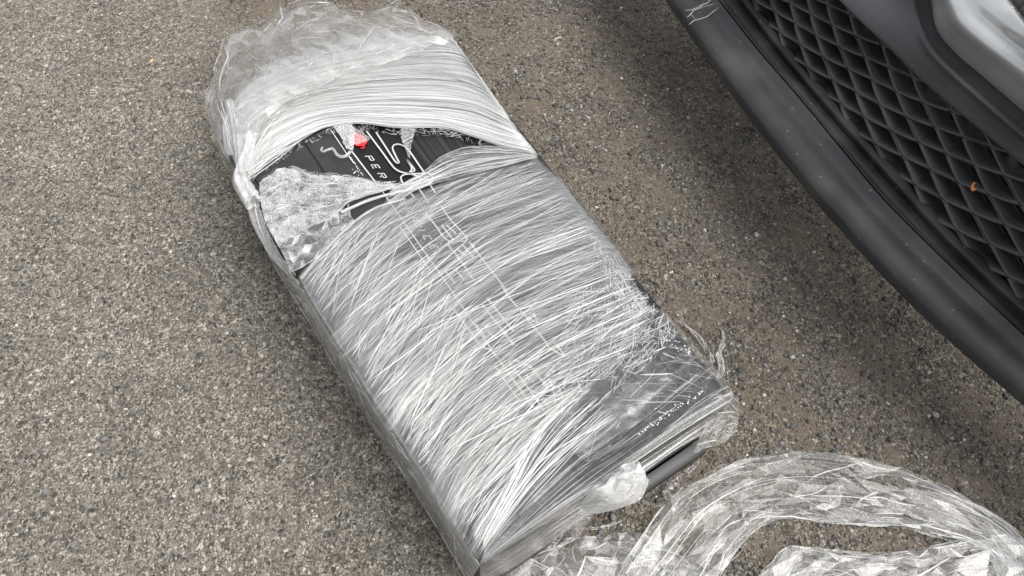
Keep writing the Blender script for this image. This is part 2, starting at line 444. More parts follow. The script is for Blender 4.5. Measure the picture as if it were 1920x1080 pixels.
# single pebbles one can pick out
def pebble(px, py, size, col, label, group, seed):
    p = P(px, py); rr = np.random.default_rng(seed)
    V = IV * (1 + rr.uniform(-.36, .3, (12, 1))) * np.array([1.15, .9, .62]) * size
    a = rr.uniform(0, 6.28); V[:, :2] = V[:, :2] @ np.array([[math.cos(a), -math.sin(a)], [math.sin(a), math.cos(a)]])
    o = mesh_obj('pebble', V, IF, M['stone'], colors=np.tile(col, (12, 1)))
    o.location = (p[0], p[1], size * .35)
    return tag(o, label, 'pebble', group)
DG, LG, TN, WH = (.085, .083, .08), (.2, .197, .188), (.27, .2, .13), (.6, .57, .5)
for k, (x, y, s, c, nm) in enumerate([
    (1218, 491, 9, LG, 'g'), (1363, 498, 8, LG, 'g'), (1410, 470, 9, TN, 't'), (955, 46, 9, TN, 't'), (1345, 455, 7, LG, 'g'),
    (1562, 850, 12, DG, 'd'), (1670, 825, 10, DG, 'd'), (1713, 848, 8, LG, 'g'), (1800, 918, 9, DG, 'd'), (1846, 870, 8, LG, 'g'),
    (1393, 757, 5, WH, 'w'), (1664, 757, 5, WH, 'w'), (1558, 770, 7, LG, 'g'), (1452, 778, 6, LG, 'g'), (1434, 685, 8, LG, 'g'), (1480, 668, 8, DG, 'd'),
    (1245, 147, 4, WH, 'w'), (1170, 120, 8, LG, 'g'), (1098, 105, 8, DG, 'd'), (1206, 72, 8, DG, 'd'), (1513, 560, 9, LG, 'g'), (1530, 620, 8, LG, 'g'),
    (1620, 745, 8, DG, 'd'), (1755, 800, 9, DG, 'd'), (168, 853, 6, WH, 'w'), (308, 836, 8, DG, 'd'), (326, 930, 6, WH, 'w'), (535, 757, 8, LG, 'g'), (605, 790, 7, TN, 't'), (395, 365, 8, DG, 'd')]):
    lab = {'g': 'pale grey pebble lying loose on the grit', 'd': 'dark grey pebble lying loose on the grit', 't': 'tan brown pebble lying loose on the grit', 'w': 'small white stone chip lying on the asphalt'}[nm]
    own = {(1562, 850): 'big dark pebble touching the arched film', (1393, 757): 'white stone chip beside the corner of the carton', (955, 46): 'tan pebble beside the crumpled bunch of film', (1245, 147): 'white stone chip near the scuffed end of the bumper lip', (395, 365): 'dark pebble beside the knotted film'}
    if (x, y) in own: pebble(x, y, s * .00062, c, own[(x, y)], None, k); continue
    pebble(x, y, s * .00062, c, lab, {'g': 'pale grey pebbles', 'd': 'dark grey pebbles', 't': 'tan pebbles', 'w': 'white stone chips'}[nm], k)

# ------------------------------------------------------------------ the parked car's bumper
def ext(c, z, before=.45, after=.5):
    """a bumper feature line, carried on past both ends of the frame"""
    p = PP(c, z)
    d0 = p[0] - p[1]; d1 = p[-1] - p[-2]
    d0[2] = d1[2] = 0
    q = np.vstack([p[0] + d0 / np.linalg.norm(d0) * before, p, p[-1] + d1 / np.linalg.norm(d1) * after])
    return smooth_curve(q, 70)
E0 = ext([(1258, 0), (1380, 172), (1500, 325), (1600, 440), (1700, 545), (1810, 648), (1920, 742)], .205)
E1 = ext([(1346, 0), (1420, 94), (1500, 187), (1580, 284), (1661, 380), (1790, 508), (1920, 630)], .232)
G0 = ext([(1378, 0), (1450, 95), (1560, 227), (1660, 340), (1760, 450), (1840, 528), (1920, 603)], .236)
G1 = ext([(1573, 0), (1620, 47), (1665, 89), (1718, 142), (1771, 188), (1845, 250), (1920, 312)], .37)
RD = ext([(1705, -40), (1716, 30), (1738, 85), (1775, 128), (1840, 187), (1913, 250)], .412)
GR = ext([(1745, -30), (1757, 40), (1790, 85), (1842, 130), (1920, 197)], .425)
SV = ext([(1780, -20), (1806, 32), (1860, 80), (1920, 122)], .478)
SB = ext([(1878, -15), (1898, 14), (1925, 50)], .515)
bk = np.array([.9, .43, 0]); dn = np.array([0, 0, 1.])

car = thing('parked_car', 'front of a dark grey parked car with black plastic bumper, mesh grille and silver trim', 'car', loc=tuple(P(1700, 545, 0)))
def cpart(name, curves, mat, ns=24, parent=None, flip=False):
    G = loft(curves, 140, ns) - (np.array(car.location) if True else 0)
    return grid_obj(name, G, mat, parent or car, flip=flip)

lip = cpart('bumper_lip', [E0 + bk * .10 - dn * .06, E0 + bk * .03 - dn * .042, E0 + bk * .004 - dn * .022, E0 - dn * .003, E0 + (E1 - E0) * .05 + dn * .0060, E0 + (E1 - E0) * .18 + dn * .0090, E0 + (E1 - E0) * .42 + dn * .0060,
                           E0 + (E1 - E0) * .75 - dn * .0035, E1], M['lip'], 70)
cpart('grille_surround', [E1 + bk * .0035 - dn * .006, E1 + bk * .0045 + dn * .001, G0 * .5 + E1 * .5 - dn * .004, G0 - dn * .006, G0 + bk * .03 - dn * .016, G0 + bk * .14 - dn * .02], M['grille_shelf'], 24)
# grille: every cell of the mesh is a piece
gb = thing('grille', None, None); del_keys = None
gb.parent = car
NU = 140
C0, C1 = smooth_curve(G0 + bk * .022 - dn * .006, NU), smooth_curve(G1 + bk * .03 + dn * .004, NU)
Lc = np.concatenate([[0], np.cumsum(np.linalg.norm(np.diff(C0, axis=0), axis=1))])
def gsurf(u, v, depth):
    u = np.clip(u, 0, Lc[-1] - 1e-4); i = np.clip(np.searchsorted(Lc, u) - 1, 0, NU - 2); t = ((u - Lc[i]) / (Lc[i + 1] - Lc[i]))[:, None]
    a = C0[i] * (1 - t) + C0[i + 1] * t; b = C1[i] * (1 - t) + C1[i + 1] * t
    return a * (1 - v[:, None]) + b * v[:, None] + depth[:, None] * np.array([.82, .40, -.25])
LU, SV_ = .108, 1 / 4.9
def ring(k, sc):
    """rounded diamond, long axis along the bumper"""
    t = np.linspace(0, 2 * math.pi, k, endpoint=False); c, s = np.cos(t), np.sin(t)
    e = 1.75
    return np.sign(c) * np.abs(c) ** e * .5 * sc, np.sign(s) * np.abs(s) ** e * .5 * sc
K = 28
gloc = np.array(car.location)
for j in range(-1, 11):
    for i in range(0, int(Lc[-1] / LU)):
        uc = (i + (.5 if j % 2 else 0)) * LU + .03; vc = j * SV_ / 2
        rings = []
        jog = .004 if (i + j) % 2 else 0.0
        for sc, dep in ((.99, .012), (.99, .0), (.93, -.002), (.82, .001), (.73, .014), (.64, .036)):
            cu, cv = ring(K, sc)
            v = vc + (cv + (1 - sc) * .30) * SV_
            rings.append(gsurf(uc + cu * LU, np.clip(v, -.06, 1.05), np.full(K, dep + jog)))
        V = np.vstack(rings) - gloc
        F = []
        for a in range(len(rings) - 1):
            for b in range(K):
                c = (b + 1) % K
                F.append((a * K + b, a * K + c, (a + 1) * K + c, (a + 1) * K + b))
        if vc - SV_ * .5 > 1.0 or vc + SV_ * .5 < 0: continue
        mesh_obj('grille_cell', V, np.array(F), M['grille'], gb, smooth=False)
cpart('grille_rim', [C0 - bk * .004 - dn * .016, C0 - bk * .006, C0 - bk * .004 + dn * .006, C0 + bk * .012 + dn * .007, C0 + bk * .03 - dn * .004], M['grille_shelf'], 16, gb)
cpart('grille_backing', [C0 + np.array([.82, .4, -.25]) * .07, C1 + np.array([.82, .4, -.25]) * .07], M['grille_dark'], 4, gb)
cpart('bumper_fascia', [G1 + bk * .06 + dn * .012, G1 + bk * .02 - dn * .002, G1, G1 + (RD - G1) * .16 + dn * .010, G1 + (RD - G1) * .5 + dn * .010, RD + dn * .002 - bk * .004, RD + bk * .004 + dn * .003], M['fascia'], 44)
cpart('groove', [RD + bk * .0035 + dn * .001, RD * .6 + GR * .4 - dn * .007, GR - dn * .012, GR + bk * .012 - dn * .014], M['groove'], 20)
cpart('silver_trim', [GR + bk * .006 - dn * .016, GR + bk * .001, GR * .62 + SV * .38 - bk * .002, SV - bk * .006 - dn * .004, SV + bk * .012 + dn * .010, SV * .5 + SB * .5 + dn * .008, SB, SB + bk * .012 - dn * .012], M['silver'], 50)
cpart('bonnet', [SB + bk * .018 - dn * .01, SB + bk * .022 + dn * .004, SB + bk * .06 + dn * .08, SB + bk * .16 + dn * .20, SB + bk * .5 + dn * .26, SB + bk * 1.1 + dn * .30], M['paint'], 30)
# scuffs on the lip
def on_lip(px, py):
    return P(px, py, .2345)
sc_lines = []
for pts in ([(1336, -6), (1328, 4), (1318, 9), (1311, 15), (1300, 20), (1294, 28), (1287, 33)], [(1347, 14), (1338, 21), (1325, 31), (1310, 36), (1302, 38), (1291, 47)], [(1320, 5), (1310, 12), (1297, 18), (1283, 19)], [(1340, 7), (1325, 11), (1312, 16)], [(1304, 36), (1299, 31), (1296, 26)]):
    sc_lines.append(smooth_curve(np.array([on_lip(*p) for p in pts]), 14) - gloc)
sc_o = ribbons('scratch', sc_lines, [.0014, .0011, .0009, .0007, .0006], M['scratch'], lip, up=(-.2, -.3, 1))
sc_o['label'] = 'pale scuff marks on the bumper lip'

# a curled dry leaf caught in the grille
def curl(name, px, py, z, mat, label, cat):
    c = P(px, py, z); L = []
    for t in np.linspace(0, 5.2, 26):
        rr = .010 * (1 - t / 9)
        L.append((rr * math.cos(t) * .6, rr * math.sin(t), .004 * math.sin(t * 1.3)))
    G = np.array(L); G2 = G * .62 + np.array([.001, 0, .004])
    o = grid_obj(name, np.stack([G, (G + G2) / 2 + np.array([0, 0, -.0015]), G2]), mat)
    o.location = tuple(c); return tag(o, label, cat)
curl('dry_leaf', 1827, 352, .315, M['amber'], 'small curled orange leaf caught in the black mesh grille', 'leaf')

# ------------------------------------------------------------------ the black carton
H = .21
QFL, QFR, QBR, QBL = P(900, 1060, H), P(1370, 745, H), P(838, 64, H), P(428, 290, H)
def bt(a, b, z=0.0):
    """a across (0 left .. 1 right), b along (0 front .. 1 back), on the lid"""
    a = np.asarray(a, float)[..., None]; b = np.asarray(b, float)[..., None]
    p = QFL * (1 - a) * (1 - b) + QFR * a * (1 - b) + QBR * a * b + QBL * (1 - a) * b
    return p + np.array([0, 0, 1.]) * np.asarray(z, float)[..., None] if np.ndim(z) else p + np.array([0, 0, z])
bc = (QFL + QFR + QBR + QBL) / 4
box = thing('carton', 'long black printed carton wrapped in torn stretch film', 'box', loc=(bc[0], bc[1], 0))
bl = np.array([bc[0], bc[1], 0])
# lid: rounded-edge shell, open at the bottom
na, nb = 60, 110
A, B = np.meshgrid(np.linspace(0, 1, na), np.linspace(0, 1, nb))
Z = .0015 * (fbm(A * 5, B * 10, 3, 3) - .5) - .004 * np.exp(-((A - .5) ** 2 / .2 + (B - .55) ** 2 / .2))
e = np.minimum(np.minimum(A, 1 - A) * .46, np.minimum(B, 1 - B) * .95)
Z = Z * np.clip(e / .02, 0, 1) - .004 * np.clip(1 - e / .005, 0, 1) ** 2
lid = grid_obj('lid', bt(A, B, Z) - bl, M['box'], box, uv=np.stack([A, B], -1))
def edge_loop(n=40):
    t = np.linspace(0, 1, n, endpoint=False)
    a = np.concatenate([t, np.ones(n), 1 - t, np.zeros(n)]); b = np.concatenate([np.zeros(n), t, np.ones(n), 1 - t])
    return np.append(a, 0), np.append(b, 0)
ea, eb = edge_loop()
def grow(p, d):
    v = p - np.array([bc[0], bc[1], 0]); v[:, 2] = 0
    return p + v / np.linalg.norm(v, axis=1)[:, None] * d
top = bt(ea, eb, -.004)
low = top.copy(); fz = np.where((eb < .001) & (ea > .3), .078, .012); low[:, 2] = fz
lft = (QFL - QFR) / np.linalg.norm(QFL - QFR)                    # the crushed left wall bellies out
low = low + lft[None] * (.012 * np.clip((.12 - ea) / .12, 0, 1) * np.clip((.85 - eb) / .25, 0, 1))[:, None]
grid_obj('lid_wall', np.stack([top, grow(top * [1, 1, 1], .002) - [0, 0, .006], grow(low, .001)]) - bl, M['carton'], box)
# the tray inside and its grey front lip, standing open below the lid's front wall
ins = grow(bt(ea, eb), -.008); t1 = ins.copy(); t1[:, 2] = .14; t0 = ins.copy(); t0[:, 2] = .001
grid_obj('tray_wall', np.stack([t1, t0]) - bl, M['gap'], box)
fe = bt(np.linspace(.64, .985, 30), np.zeros(30)); fdir = np.cross(QFR - QFL, [0, 0, 1.]); fdir /= np.linalg.norm(fdir)
prof = [(.001, .052), (.014, .055), (.017, .05), (.018, .004), (.001, .002)]
G = np.array([[(p[0] + fdir[0] * d, p[1] + fdir[1] * d, z) for p in fe] for d, z in prof])
grid_obj('tray_lip', G - bl, M['carton_grey'], box, smooth=False)
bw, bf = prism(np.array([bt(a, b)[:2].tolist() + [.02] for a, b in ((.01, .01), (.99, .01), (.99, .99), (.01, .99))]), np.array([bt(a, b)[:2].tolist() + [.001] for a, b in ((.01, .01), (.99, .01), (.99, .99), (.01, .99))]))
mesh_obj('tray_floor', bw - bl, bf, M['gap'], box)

def on_lid(pts, z=.0012):
    """photo pixels -> points just above the lid"""
    return np.array([P(p[0], p[1], H + z) for p in pts])
def strip(name, lines, width, mat, z=.0012, n=None, label=None, parent=None):
    L = []
    for l in lines:
        q = on_lid(l, z)
        L.append((smooth_curve(q, n) if n else q) - bl)
    o = ribbons(name, L, width, mat, parent or box, taper=False)
    if label: o['label'] = label
    return o
# score lines of the carton
def seg(a0, b0, a1, b1, n=30):
    t = np.linspace(0, 1, n); return bt(a0 + (a1 - a0) * t, b0 + (b1 - b0) * t, .0012) - bl
strip('score_line', [[(571, 267), (593, 299), (615, 332), (640, 372), (660, 403)]], .0022, M['ink_seam'])
o = ribbons('score_line', [seg(.035, .02, .035, .93)], .003, M['ink_seam'], box, taper=False)
o = ribbons('score_line', [on_lid([(1043, 823), (1068, 865), (1094, 908)]) - bl], .0016, M['ink_seam'], box, taper=False)
o = ribbons('score_line', [on_lid([(971, 964), (983, 978), (996, 994)]) - bl], .0016, M['ink_seam'], box, taper=False)
# silver rule and dotted rule beside the black panel
strip('printed_rule', [[(659, 283), (713, 353), (777, 445), (842, 538), (905, 632), (948, 692), (990, 752)]], .0024, M['ink_white'])
for q in ([(620, 243), (648, 285), (664, 306)], [(750, 425), (777, 464), (805, 505)], [(928, 686), (949, 717), (972, 749)]): strip('printed_rule', [q], .0014, M['ink_dot'])
dots = []
rr = random.Random(5)
def dotrun(x0, y0, x1, y1, n, j):
    for k in range(n):
        t = (k + .5) / n
        x = x0 + (x1 - x0) * t + rr.gauss(0, j); y = y0 + (y1 - y0) * t + rr.gauss(0, j); dots.append((x, y))
dotrun(655, 292, 681, 330, 12, .4); dotrun(662, 318, 672, 332, 10, 3.0)
dotrun(1196, 814, 1322, 730, 46, 2.2); dotrun(1240, 618, 1300, 672, 30, 4.5); dotrun(1060, 602, 1110, 590, 12, .8); dotrun(966, 610, 1010, 560, 16, 1.0)
V = []; Fq = []
for x, y in dots:
    p = P(x, y, H + .0013) - bl; s = rr.uniform(.0005, .0011); k = len(V)
    V += [p + [-s, -s, 0], p + [s, -s, 0], p + [s, s, 0], p + [-s, s, 0]]; Fq.append((k, k + 1, k + 2, k + 3))
tag(mesh_obj('dotted_print', V, Fq, M['ink_dot'], box), kind='stuff')
# big outlined lettering, drawn stroke by stroke
def cr(off, sc, pts): return [(off[0] + x / sc, off[1] + y / sc) for x, y in pts]
o1, o2, o3, o4 = (520, 220), (720, 380), (840, 520), (880, 640)
S = [cr(o1, 6, q) for q in (
        [(1000, 150), (1060, 230), (1180, 390), (1290, 540), (1345, 592), (1420, 622), (1500, 632), (1655, 632)],
        [(1655, 625), (1600, 545), (1480, 370), (1430, 325), (1360, 300), (1310, 312), (1296, 350), (1330, 430), (1372, 510)],
        [(1372, 510), (1330, 500), (1230, 350), (1110, 165)],
        [(1445, 460), (1540, 580), (1532, 605), (1490, 612), (1512, 570), (1445, 460)],
        [(1655, 715), (1590, 665), (1500, 638), (1425, 645), (1390, 672), (1405, 725), (1470, 815), (1540, 900)],
        [(1500, 720), (1570, 770), (1700, 960)], [(1650, 660), (1780, 850)])]
S += [cr(o2, 6, q) for q in (
        [(470, 120), (590, 270), (680, 400), (740, 430), (720, 470), (800, 570), (880, 680), (1020, 880)],
        [(640, 30), (740, 180), (840, 290), (930, 400), (915, 432), (850, 430)], [(960, 440), (1050, 560), (1150, 690), (1290, 870), (1390, 1000)],
        [(650, 250), (710, 330), (780, 420)], [(700, 250), (760, 300), (810, 350)], [(880, 470), (945, 545), (1010, 620)], [(830, 530), (930, 600)],
        [(690, 770), (745, 840), (800, 910)], [(790, 740), (850, 810), (900, 870)])]
S += [cr(o3, 6, q) for q in (
        [(60, 350), (130, 450), (230, 580), (330, 720), (400, 790), (480, 812), (540, 880), (600, 960)],
        [(440, 230), (540, 360), (640, 480), (740, 610)], [(380, 300), (460, 400), (600, 580), (740, 760)],
        [(600, 90), (700, 240), (790, 340), (880, 440), (1000, 500), (960, 400)],
        [(900, 480), (950, 540), (1110, 740), (1130, 790), (1200, 830), (1310, 880), (1260, 810), (1200, 740)],
        [(310, 520), (370, 605), (430, 690)], [(440, 600), (495, 650), (550, 690)])]
S += [cr(o4, 6, q) for q in (
        [(290, 150), (340, 220), (400, 300), (560, 520), (740, 770), (800, 790)], [(440, 220), (540, 360), (700, 580), (860, 810)],
        [(500, 210), (600, 240), (700, 300), (800, 420), (870, 510), (850, 560), (760, 580), (680, 540)], [(640, 380), (680, 425), (720, 460)])]
strip('outline_lettering', S, .0029, M['ink_white'], n=26, z=.0016, label='large silver outlined lettering running along the lid')
# PERFORMANCE in thin wide slanted capitals
GL = {'P': [[(0, 0), (.25, 1), (1.0, 1), (1.05, .85), (.95, .5), (.12, .5)]], 'E': [[(.95, 1), (.25, 1), (0, 0), (.75, 0)], [(.12, .5), (.75, .5)]],
      'R': [[(0, 0), (.25, 1), (1.0, 1), (1.05, .85), (.95, .5), (.12, .5)], [(.55, .5), (.75, 0)]], 'F': [[(.95, 1), (.25, 1), (0, 0)], [(.12, .5), (.75, .5)]],
      'O': [[(.1, 0), (.02, .1), (.22, .95), (.3, 1), (.95, 1), (1.02, .9), (.8, .05), (.72, 0), (.1, 0)]], 'M': [[(0, 0), (.25, 1), (.5, .4), (1.05, 1), (.82, 0)]],
      'A': [[(0, 0), (.2, .9), (.3, 1), (.95, 1), (1.0, .9), (.78, 0)], [(.1, .45), (.88, .45)]], 'N': [[(0, 0), (.25, 1), (.75, 0), (1.0, 1)]],
      'C': [[(.98, 1), (.3, 1), (.22, .95), (.02, .1), (.1, 0), (.75, 0)]]}
o0 = np.array([684.0, 293.0]); stepv = np.array([11.6, 16.0]); xd = stepv / 19.76 * 11.5; yd = np.array([.82, -.20]) * 13
tl = []
for k, ch in enumerate('PERFORMANCE'):
    base = o0 + stepv * k * (1 + .004 * k)
    for stroke in GL[ch]:
        tl.append([tuple(base + xd * u + yd * v) for u, v in stroke])
strip('small_lettering', tl, .0019, M['ink_white'], z=.0014, label='small silver capitals beside the outlined lettering')
# red emblem
def decal(name, pts, mat, z):
    q = on_lid(pts, z) - bl
    return mesh_obj(name, q, [tuple(range(len(q)))[::-1]], mat, box)
em = decal('emblem', [(656, 258), (661, 251), (668, 249), (680, 254), (688, 262), (688, 268), (683, 273), (670, 274), (660, 270)], M['ink_red'], .0014)
em['label'] = 'red emblem printed on the lid'
ribbons('emblem_mark', [on_lid([(676, 272), (684, 275), (682, 278), (676, 277)], .0018) - bl], .002, M['ink_red'], em, taper=False)

# ------------------------------------------------------------------ stretch film round the carton
wrap = thing('stretch_film', 'pale torn stretch film wrapped round the black carton', 'plastic film', loc=(bc[0], bc[1], 0))
def lap(Zg):
    return np.abs(4 * Zg - np.roll(Zg, 1, 0) - np.roll(Zg, -1, 0) - np.roll(Zg, 1, 1) - np.roll(Zg, -1, 1))
def sheet(name, curves, mat, nt, ns, haze_shine, wrinkle=.0, wfreq=(2, 60), z_off=.003, crum=0., cfreq=25, crease_shine=0., seed=1, ragged=.0, parent=None, mask_fn=None, zdef=H, jag=None, locn=None):
    """film sheet lofted through curves; its pull direction runs along the curves"""
    C = [PP(c, zdef) for c in curves]
    G = loft(C, nt, ns)
    t = np.linspace(0, 1, nt)[None, :] * np.ones((ns, 1)); s = np.linspace(0, 1, ns)[:, None] * np.ones((1, nt))
    X, Y = G[..., 0], G[..., 1]
    zz = np.full_like(X, z_off)
    if wrinkle: zz = zz + wrinkle * (fbm(t * wfreq[0] * 2 + seed, s * wfreq[1], seed, 3) - .4) * 2
    cz = np.zeros_like(X)
    if crum:
        cz = crum * crumple(X, Y, cfreq, 7, seed); zz = zz + cz + crum * .5
    h = haze_shine(s, t, X, Y) if callable(haze_shine) else np.full_like(X, haze_shine)
    if crease_shine:
        l = lap(cz); l[0] = l[-1] = 0; l[:, 0] = l[:, -1] = 0
        h = h + crease_shine * np.clip(l / (np.percentile(l, 97) + 1e-9), 0, 1.3)  # creases whitened to paint the sky they catch
    G = G.copy(); G[..., 2] = np.maximum(G[..., 2] + zz, .001)
    mask = np.ones_like(X, bool)
    if ragged:
        es = np.minimum(s, 1 - s); mask &= es > ragged * np.clip(fbm(t * 30, s * 3, seed + 5, 4) - .35, 0, 1) * 2
    if jag: mask &= jag(s, t)
    if mask_fn is not None: mask &= mask_fn(X, Y)
    dl = np.linalg.norm(np.diff(G[ns // 2], axis=0), axis=1).sum(); dw = np.linalg.norm(np.diff(G[:, nt // 2], axis=0), axis=1).sum()
    uv = np.stack([t * dl + seed, s * dw + seed * .37], -1)
    p = parent or wrap; loc = np.array(p.location) if p.parent is None else np.array(p.parent.location)
    o = grid_obj(name, G - loc, mat, p, mask=mask, attrs={'haze_shine': np.clip(h, 0, 1)}, uv=uv)
    return o, G
def strands(name, G, n, parent, wid=(.0005, .0014), span=(.15, .8), lift=(.001, .005), haze_shine=(.25, .8), wob=.02, seed=1, srange=(0, 1), trange=(0, 1), skew=0., pw=1., mask=None):
    r = np.random.default_rng(seed); ns, nt = G.shape[:2]; L = []; W = []; Hz = []
    loc = np.array(parent.location)
    while len(L) < n:
        s0 = srange[0] + (srange[1] - srange[0]) * r.uniform() ; ln = r.uniform(*span); t0 = r.uniform(trange[0] - ln * .3, trange[1] - ln * .4)
        tt = np.linspace(max(trange[0], t0), min(trange[1], t0 + ln), 16)
        if tt[-1] - tt[0] < .03: continue
        sk = r.normal(0, abs(skew)) if skew else 0
        ss = s0 + sk * (tt - tt.mean()) + wob * r.normal() * np.sin(np.linspace(0, r.uniform(1, 4), 16) + r.uniform(0, 6))
        if ss.min() < 0 or ss.max() > 1: ss = np.clip(ss, 0, 1)
        fi = ss * (ns - 1); fj = tt * (nt - 1)
        i0 = np.clip(fi.astype(int), 0, ns - 2); j0 = np.clip(fj.astype(int), 0, nt - 2); a = (fi - i0)[:, None]; b = (fj - j0)[:, None]
        p = (G[i0, j0] * (1 - a) + G[i0 + 1, j0] * a) * (1 - b) + (G[i0, j0 + 1] * (1 - a) + G[i0 + 1, j0 + 1] * a) * b
        if mask is not None and not mask(p): continue
        p = p + np.array([0, 0, 1]) * r.uniform(*lift)
        L.append(p - loc); W.append(r.uniform(*wid) * (r.uniform() ** pw + .3)); Hz.append(r.uniform(*haze_shine))
    o = ribbons(name, L, W, M['strand'], parent, tilt=.5, haze_shine=Hz, seed=seed)  # pale ribbons paint the sky-lit wrinkle lines
    return tag(o, kind='stuff')

def facets(name, curves, mat, nt, ns, haze_shine, amp=.006, jit=.38, edge_p=.35, seed=1, parent=None, zdef=H, ew=(.0004, .0014), eh=(.3, .9), pow_=2.2, edge_along=1., lift=.002, outj=0., folds=40, soft=False, glint=.07, hard=0.):
    """crinkled film: irregular flat facets, each at its own tilt, sky shine painted as white on facets and along some folds"""
    r = np.random.default_rng(seed)
    F_ = loft([PP(c, zdef) for c in curves], 160, 80)
    si, ti = np.meshgrid(np.arange(ns, dtype=float), np.arange(nt, dtype=float), indexing='ij')
    js = r.uniform(-jit, jit, si.shape); jt = r.uniform(-jit, jit, si.shape)
    js[0] = np.abs(js[0]) * outj; js[-1] = -np.abs(js[-1]) * outj; jt[:, 0] = 0; jt[:, -1] = 0
    s_ = np.clip((si + js) / (ns - 1), 0, 1); t_ = np.clip((ti + jt) / (nt - 1), 0, 1)
    fi = s_ * 79; fj = t_ * 159; i0 = np.clip(fi.astype(int), 0, 78); j0 = np.clip(fj.astype(int), 0, 158); a = (fi - i0)[..., None]; b = (fj - j0)[..., None]
    Pn = (F_[i0, j0] * (1 - a) + F_[i0 + 1, j0] * a) * (1 - b) + (F_[i0, j0 + 1] * (1 - a) + F_[i0 + 1, j0 + 1] * a) * b
    Pn[..., 2] += lift + amp * np.abs(r.normal(0, 1, si.shape)) + amp * .8 * (fbm(si * .4, ti * .4, seed, 2))
    Pn[..., 2] = np.maximum(Pn[..., 2], .0015)
    V = []; Hh = []; UV = []; E = {}; vn = (.25 + 1.9 * r.uniform(0, 1, si.shape) ** 2) * (1 - hard) + hard
    loc = np.array((parent or wrap).location)
    for i in range(ns - 1):
        for j in range(nt - 1):
            q = [(i, j), (i, j + 1), (i + 1, j + 1), (i + 1, j)]
            tris = ((0, 1, 2), (0, 2, 3)) if r.uniform() < .5 else ((0, 1, 3), (1, 2, 3))
            for tr_ in tris:
                k = [q[x] for x in tr_]
                sc_ = np.mean([s_[x] for x in k]); tc_ = np.mean([t_[x] for x in k])
                fz = .55 - .35 * hard + (.9 + 1.2 * hard) * r.uniform() ** pow_ + (r.uniform() < glint) * 1.8  # random facets whitened, painted glints of sky
                for x in k:
                    hz = (haze_shine(s_[x], t_[x]) if callable(haze_shine) else haze_shine) * fz * vn[x]
                    V.append(Pn[x]); Hh.append(hz); UV.append((t_[x] * 1.0, s_[x] * .3))
                for x, y in ((0, 1), (1, 2), (2, 0)):
                    e_ = tuple(sorted((k[x], k[y]))); E[e_] = E.get(e_, 0) + 1
    V = np.array(V) - loc
    if soft:
        o = grid_obj(name, Pn - loc, mat, parent or wrap, attrs={'haze_shine': np.clip(np.array([[(haze_shine(s_[i, j], t_[i, j]) if callable(haze_shine) else haze_shine) * vn[i, j] * 1.1 for j in range(nt)] for i in range(ns)]), 0, .95)}, uv=np.stack([t_, s_ * .3], -1))
    else: o = mesh_obj(name, V, np.arange(len(V)).reshape(-1, 3), mat, parent or wrap, False, {'haze_shine': np.clip(Hh, 0, .95)}, np.array(UV))
    L = []; W = []; Z = []
    for (x, y), c in E.items():
        along = 1 if x[0] == y[0] else edge_along
        p_ = edge_p * along
        hl = haze_shine((s_[x] + s_[y]) / 2, (t_[x] + t_[y]) / 2) if callable(haze_shine) else haze_shine
        if r.uniform() < p_ or (c == 1 and r.uniform() < .8):
            A_, B_ = Pn[x], Pn[y]
            m_ = (A_ + B_) / 2 + r.normal(0, .06, 3) * np.linalg.norm(A_ - B_) * np.array([1, 1, .3])
            L.append(smooth_curve(np.array([A_, m_, B_]), 7) + np.array([0, 0, .0008]) - loc); W.append(r.uniform(*ew)); Z.append(min(.95, r.uniform(*eh) * (.45 + 2.2 * hl)))
    for k in range(int(folds)):
        i_, j_ = r.integers(0, ns), r.integers(0, nt); path = [(i_, j_)]; di, dj = r.choice([-1, 0, 1]), r.choice([-1, 1])
        ph_ = r.integers(1, 4)
        for q in range(r.integers(2, 6)):
            i_ = i_ + (di if q % ph_ == 0 else 0); j_ = j_ + (dj if r.uniform() < .9 else 0)
            if not (0 <= i_ < ns and 0 <= j_ < nt): break
            if (i_, j_) != path[-1]: path.append((i_, j_))
        if len(path) < 3: continue
        pa_ = np.array([Pn[x] for x in path]); pa_[1:-1] = pa_[1:-1] * .5 + (pa_[:-2] + pa_[2:]) * .25; c_ = np.vstack([pa_[q] + (pa_[q + 1] - pa_[q]) * u for q in range(len(pa_) - 1) for u in (0., .33, .66)] + [pa_[-1]]); c_[:, 2] += .0012
        L.append(c_ - loc); W.append(ew[0] + (ew[1] * 1.4 - ew[0]) * r.uniform() ** 2); Z.append(r.uniform(.2, .75))
    if L: tag(ribbons('film_crease_shine', L, W, M['strand'], parent or wrap, tilt=.6, haze_shine=Z, seed=seed, taper=True), kind='stuff')  # white ribbons paint the highlight along each crease
    return o, Pn
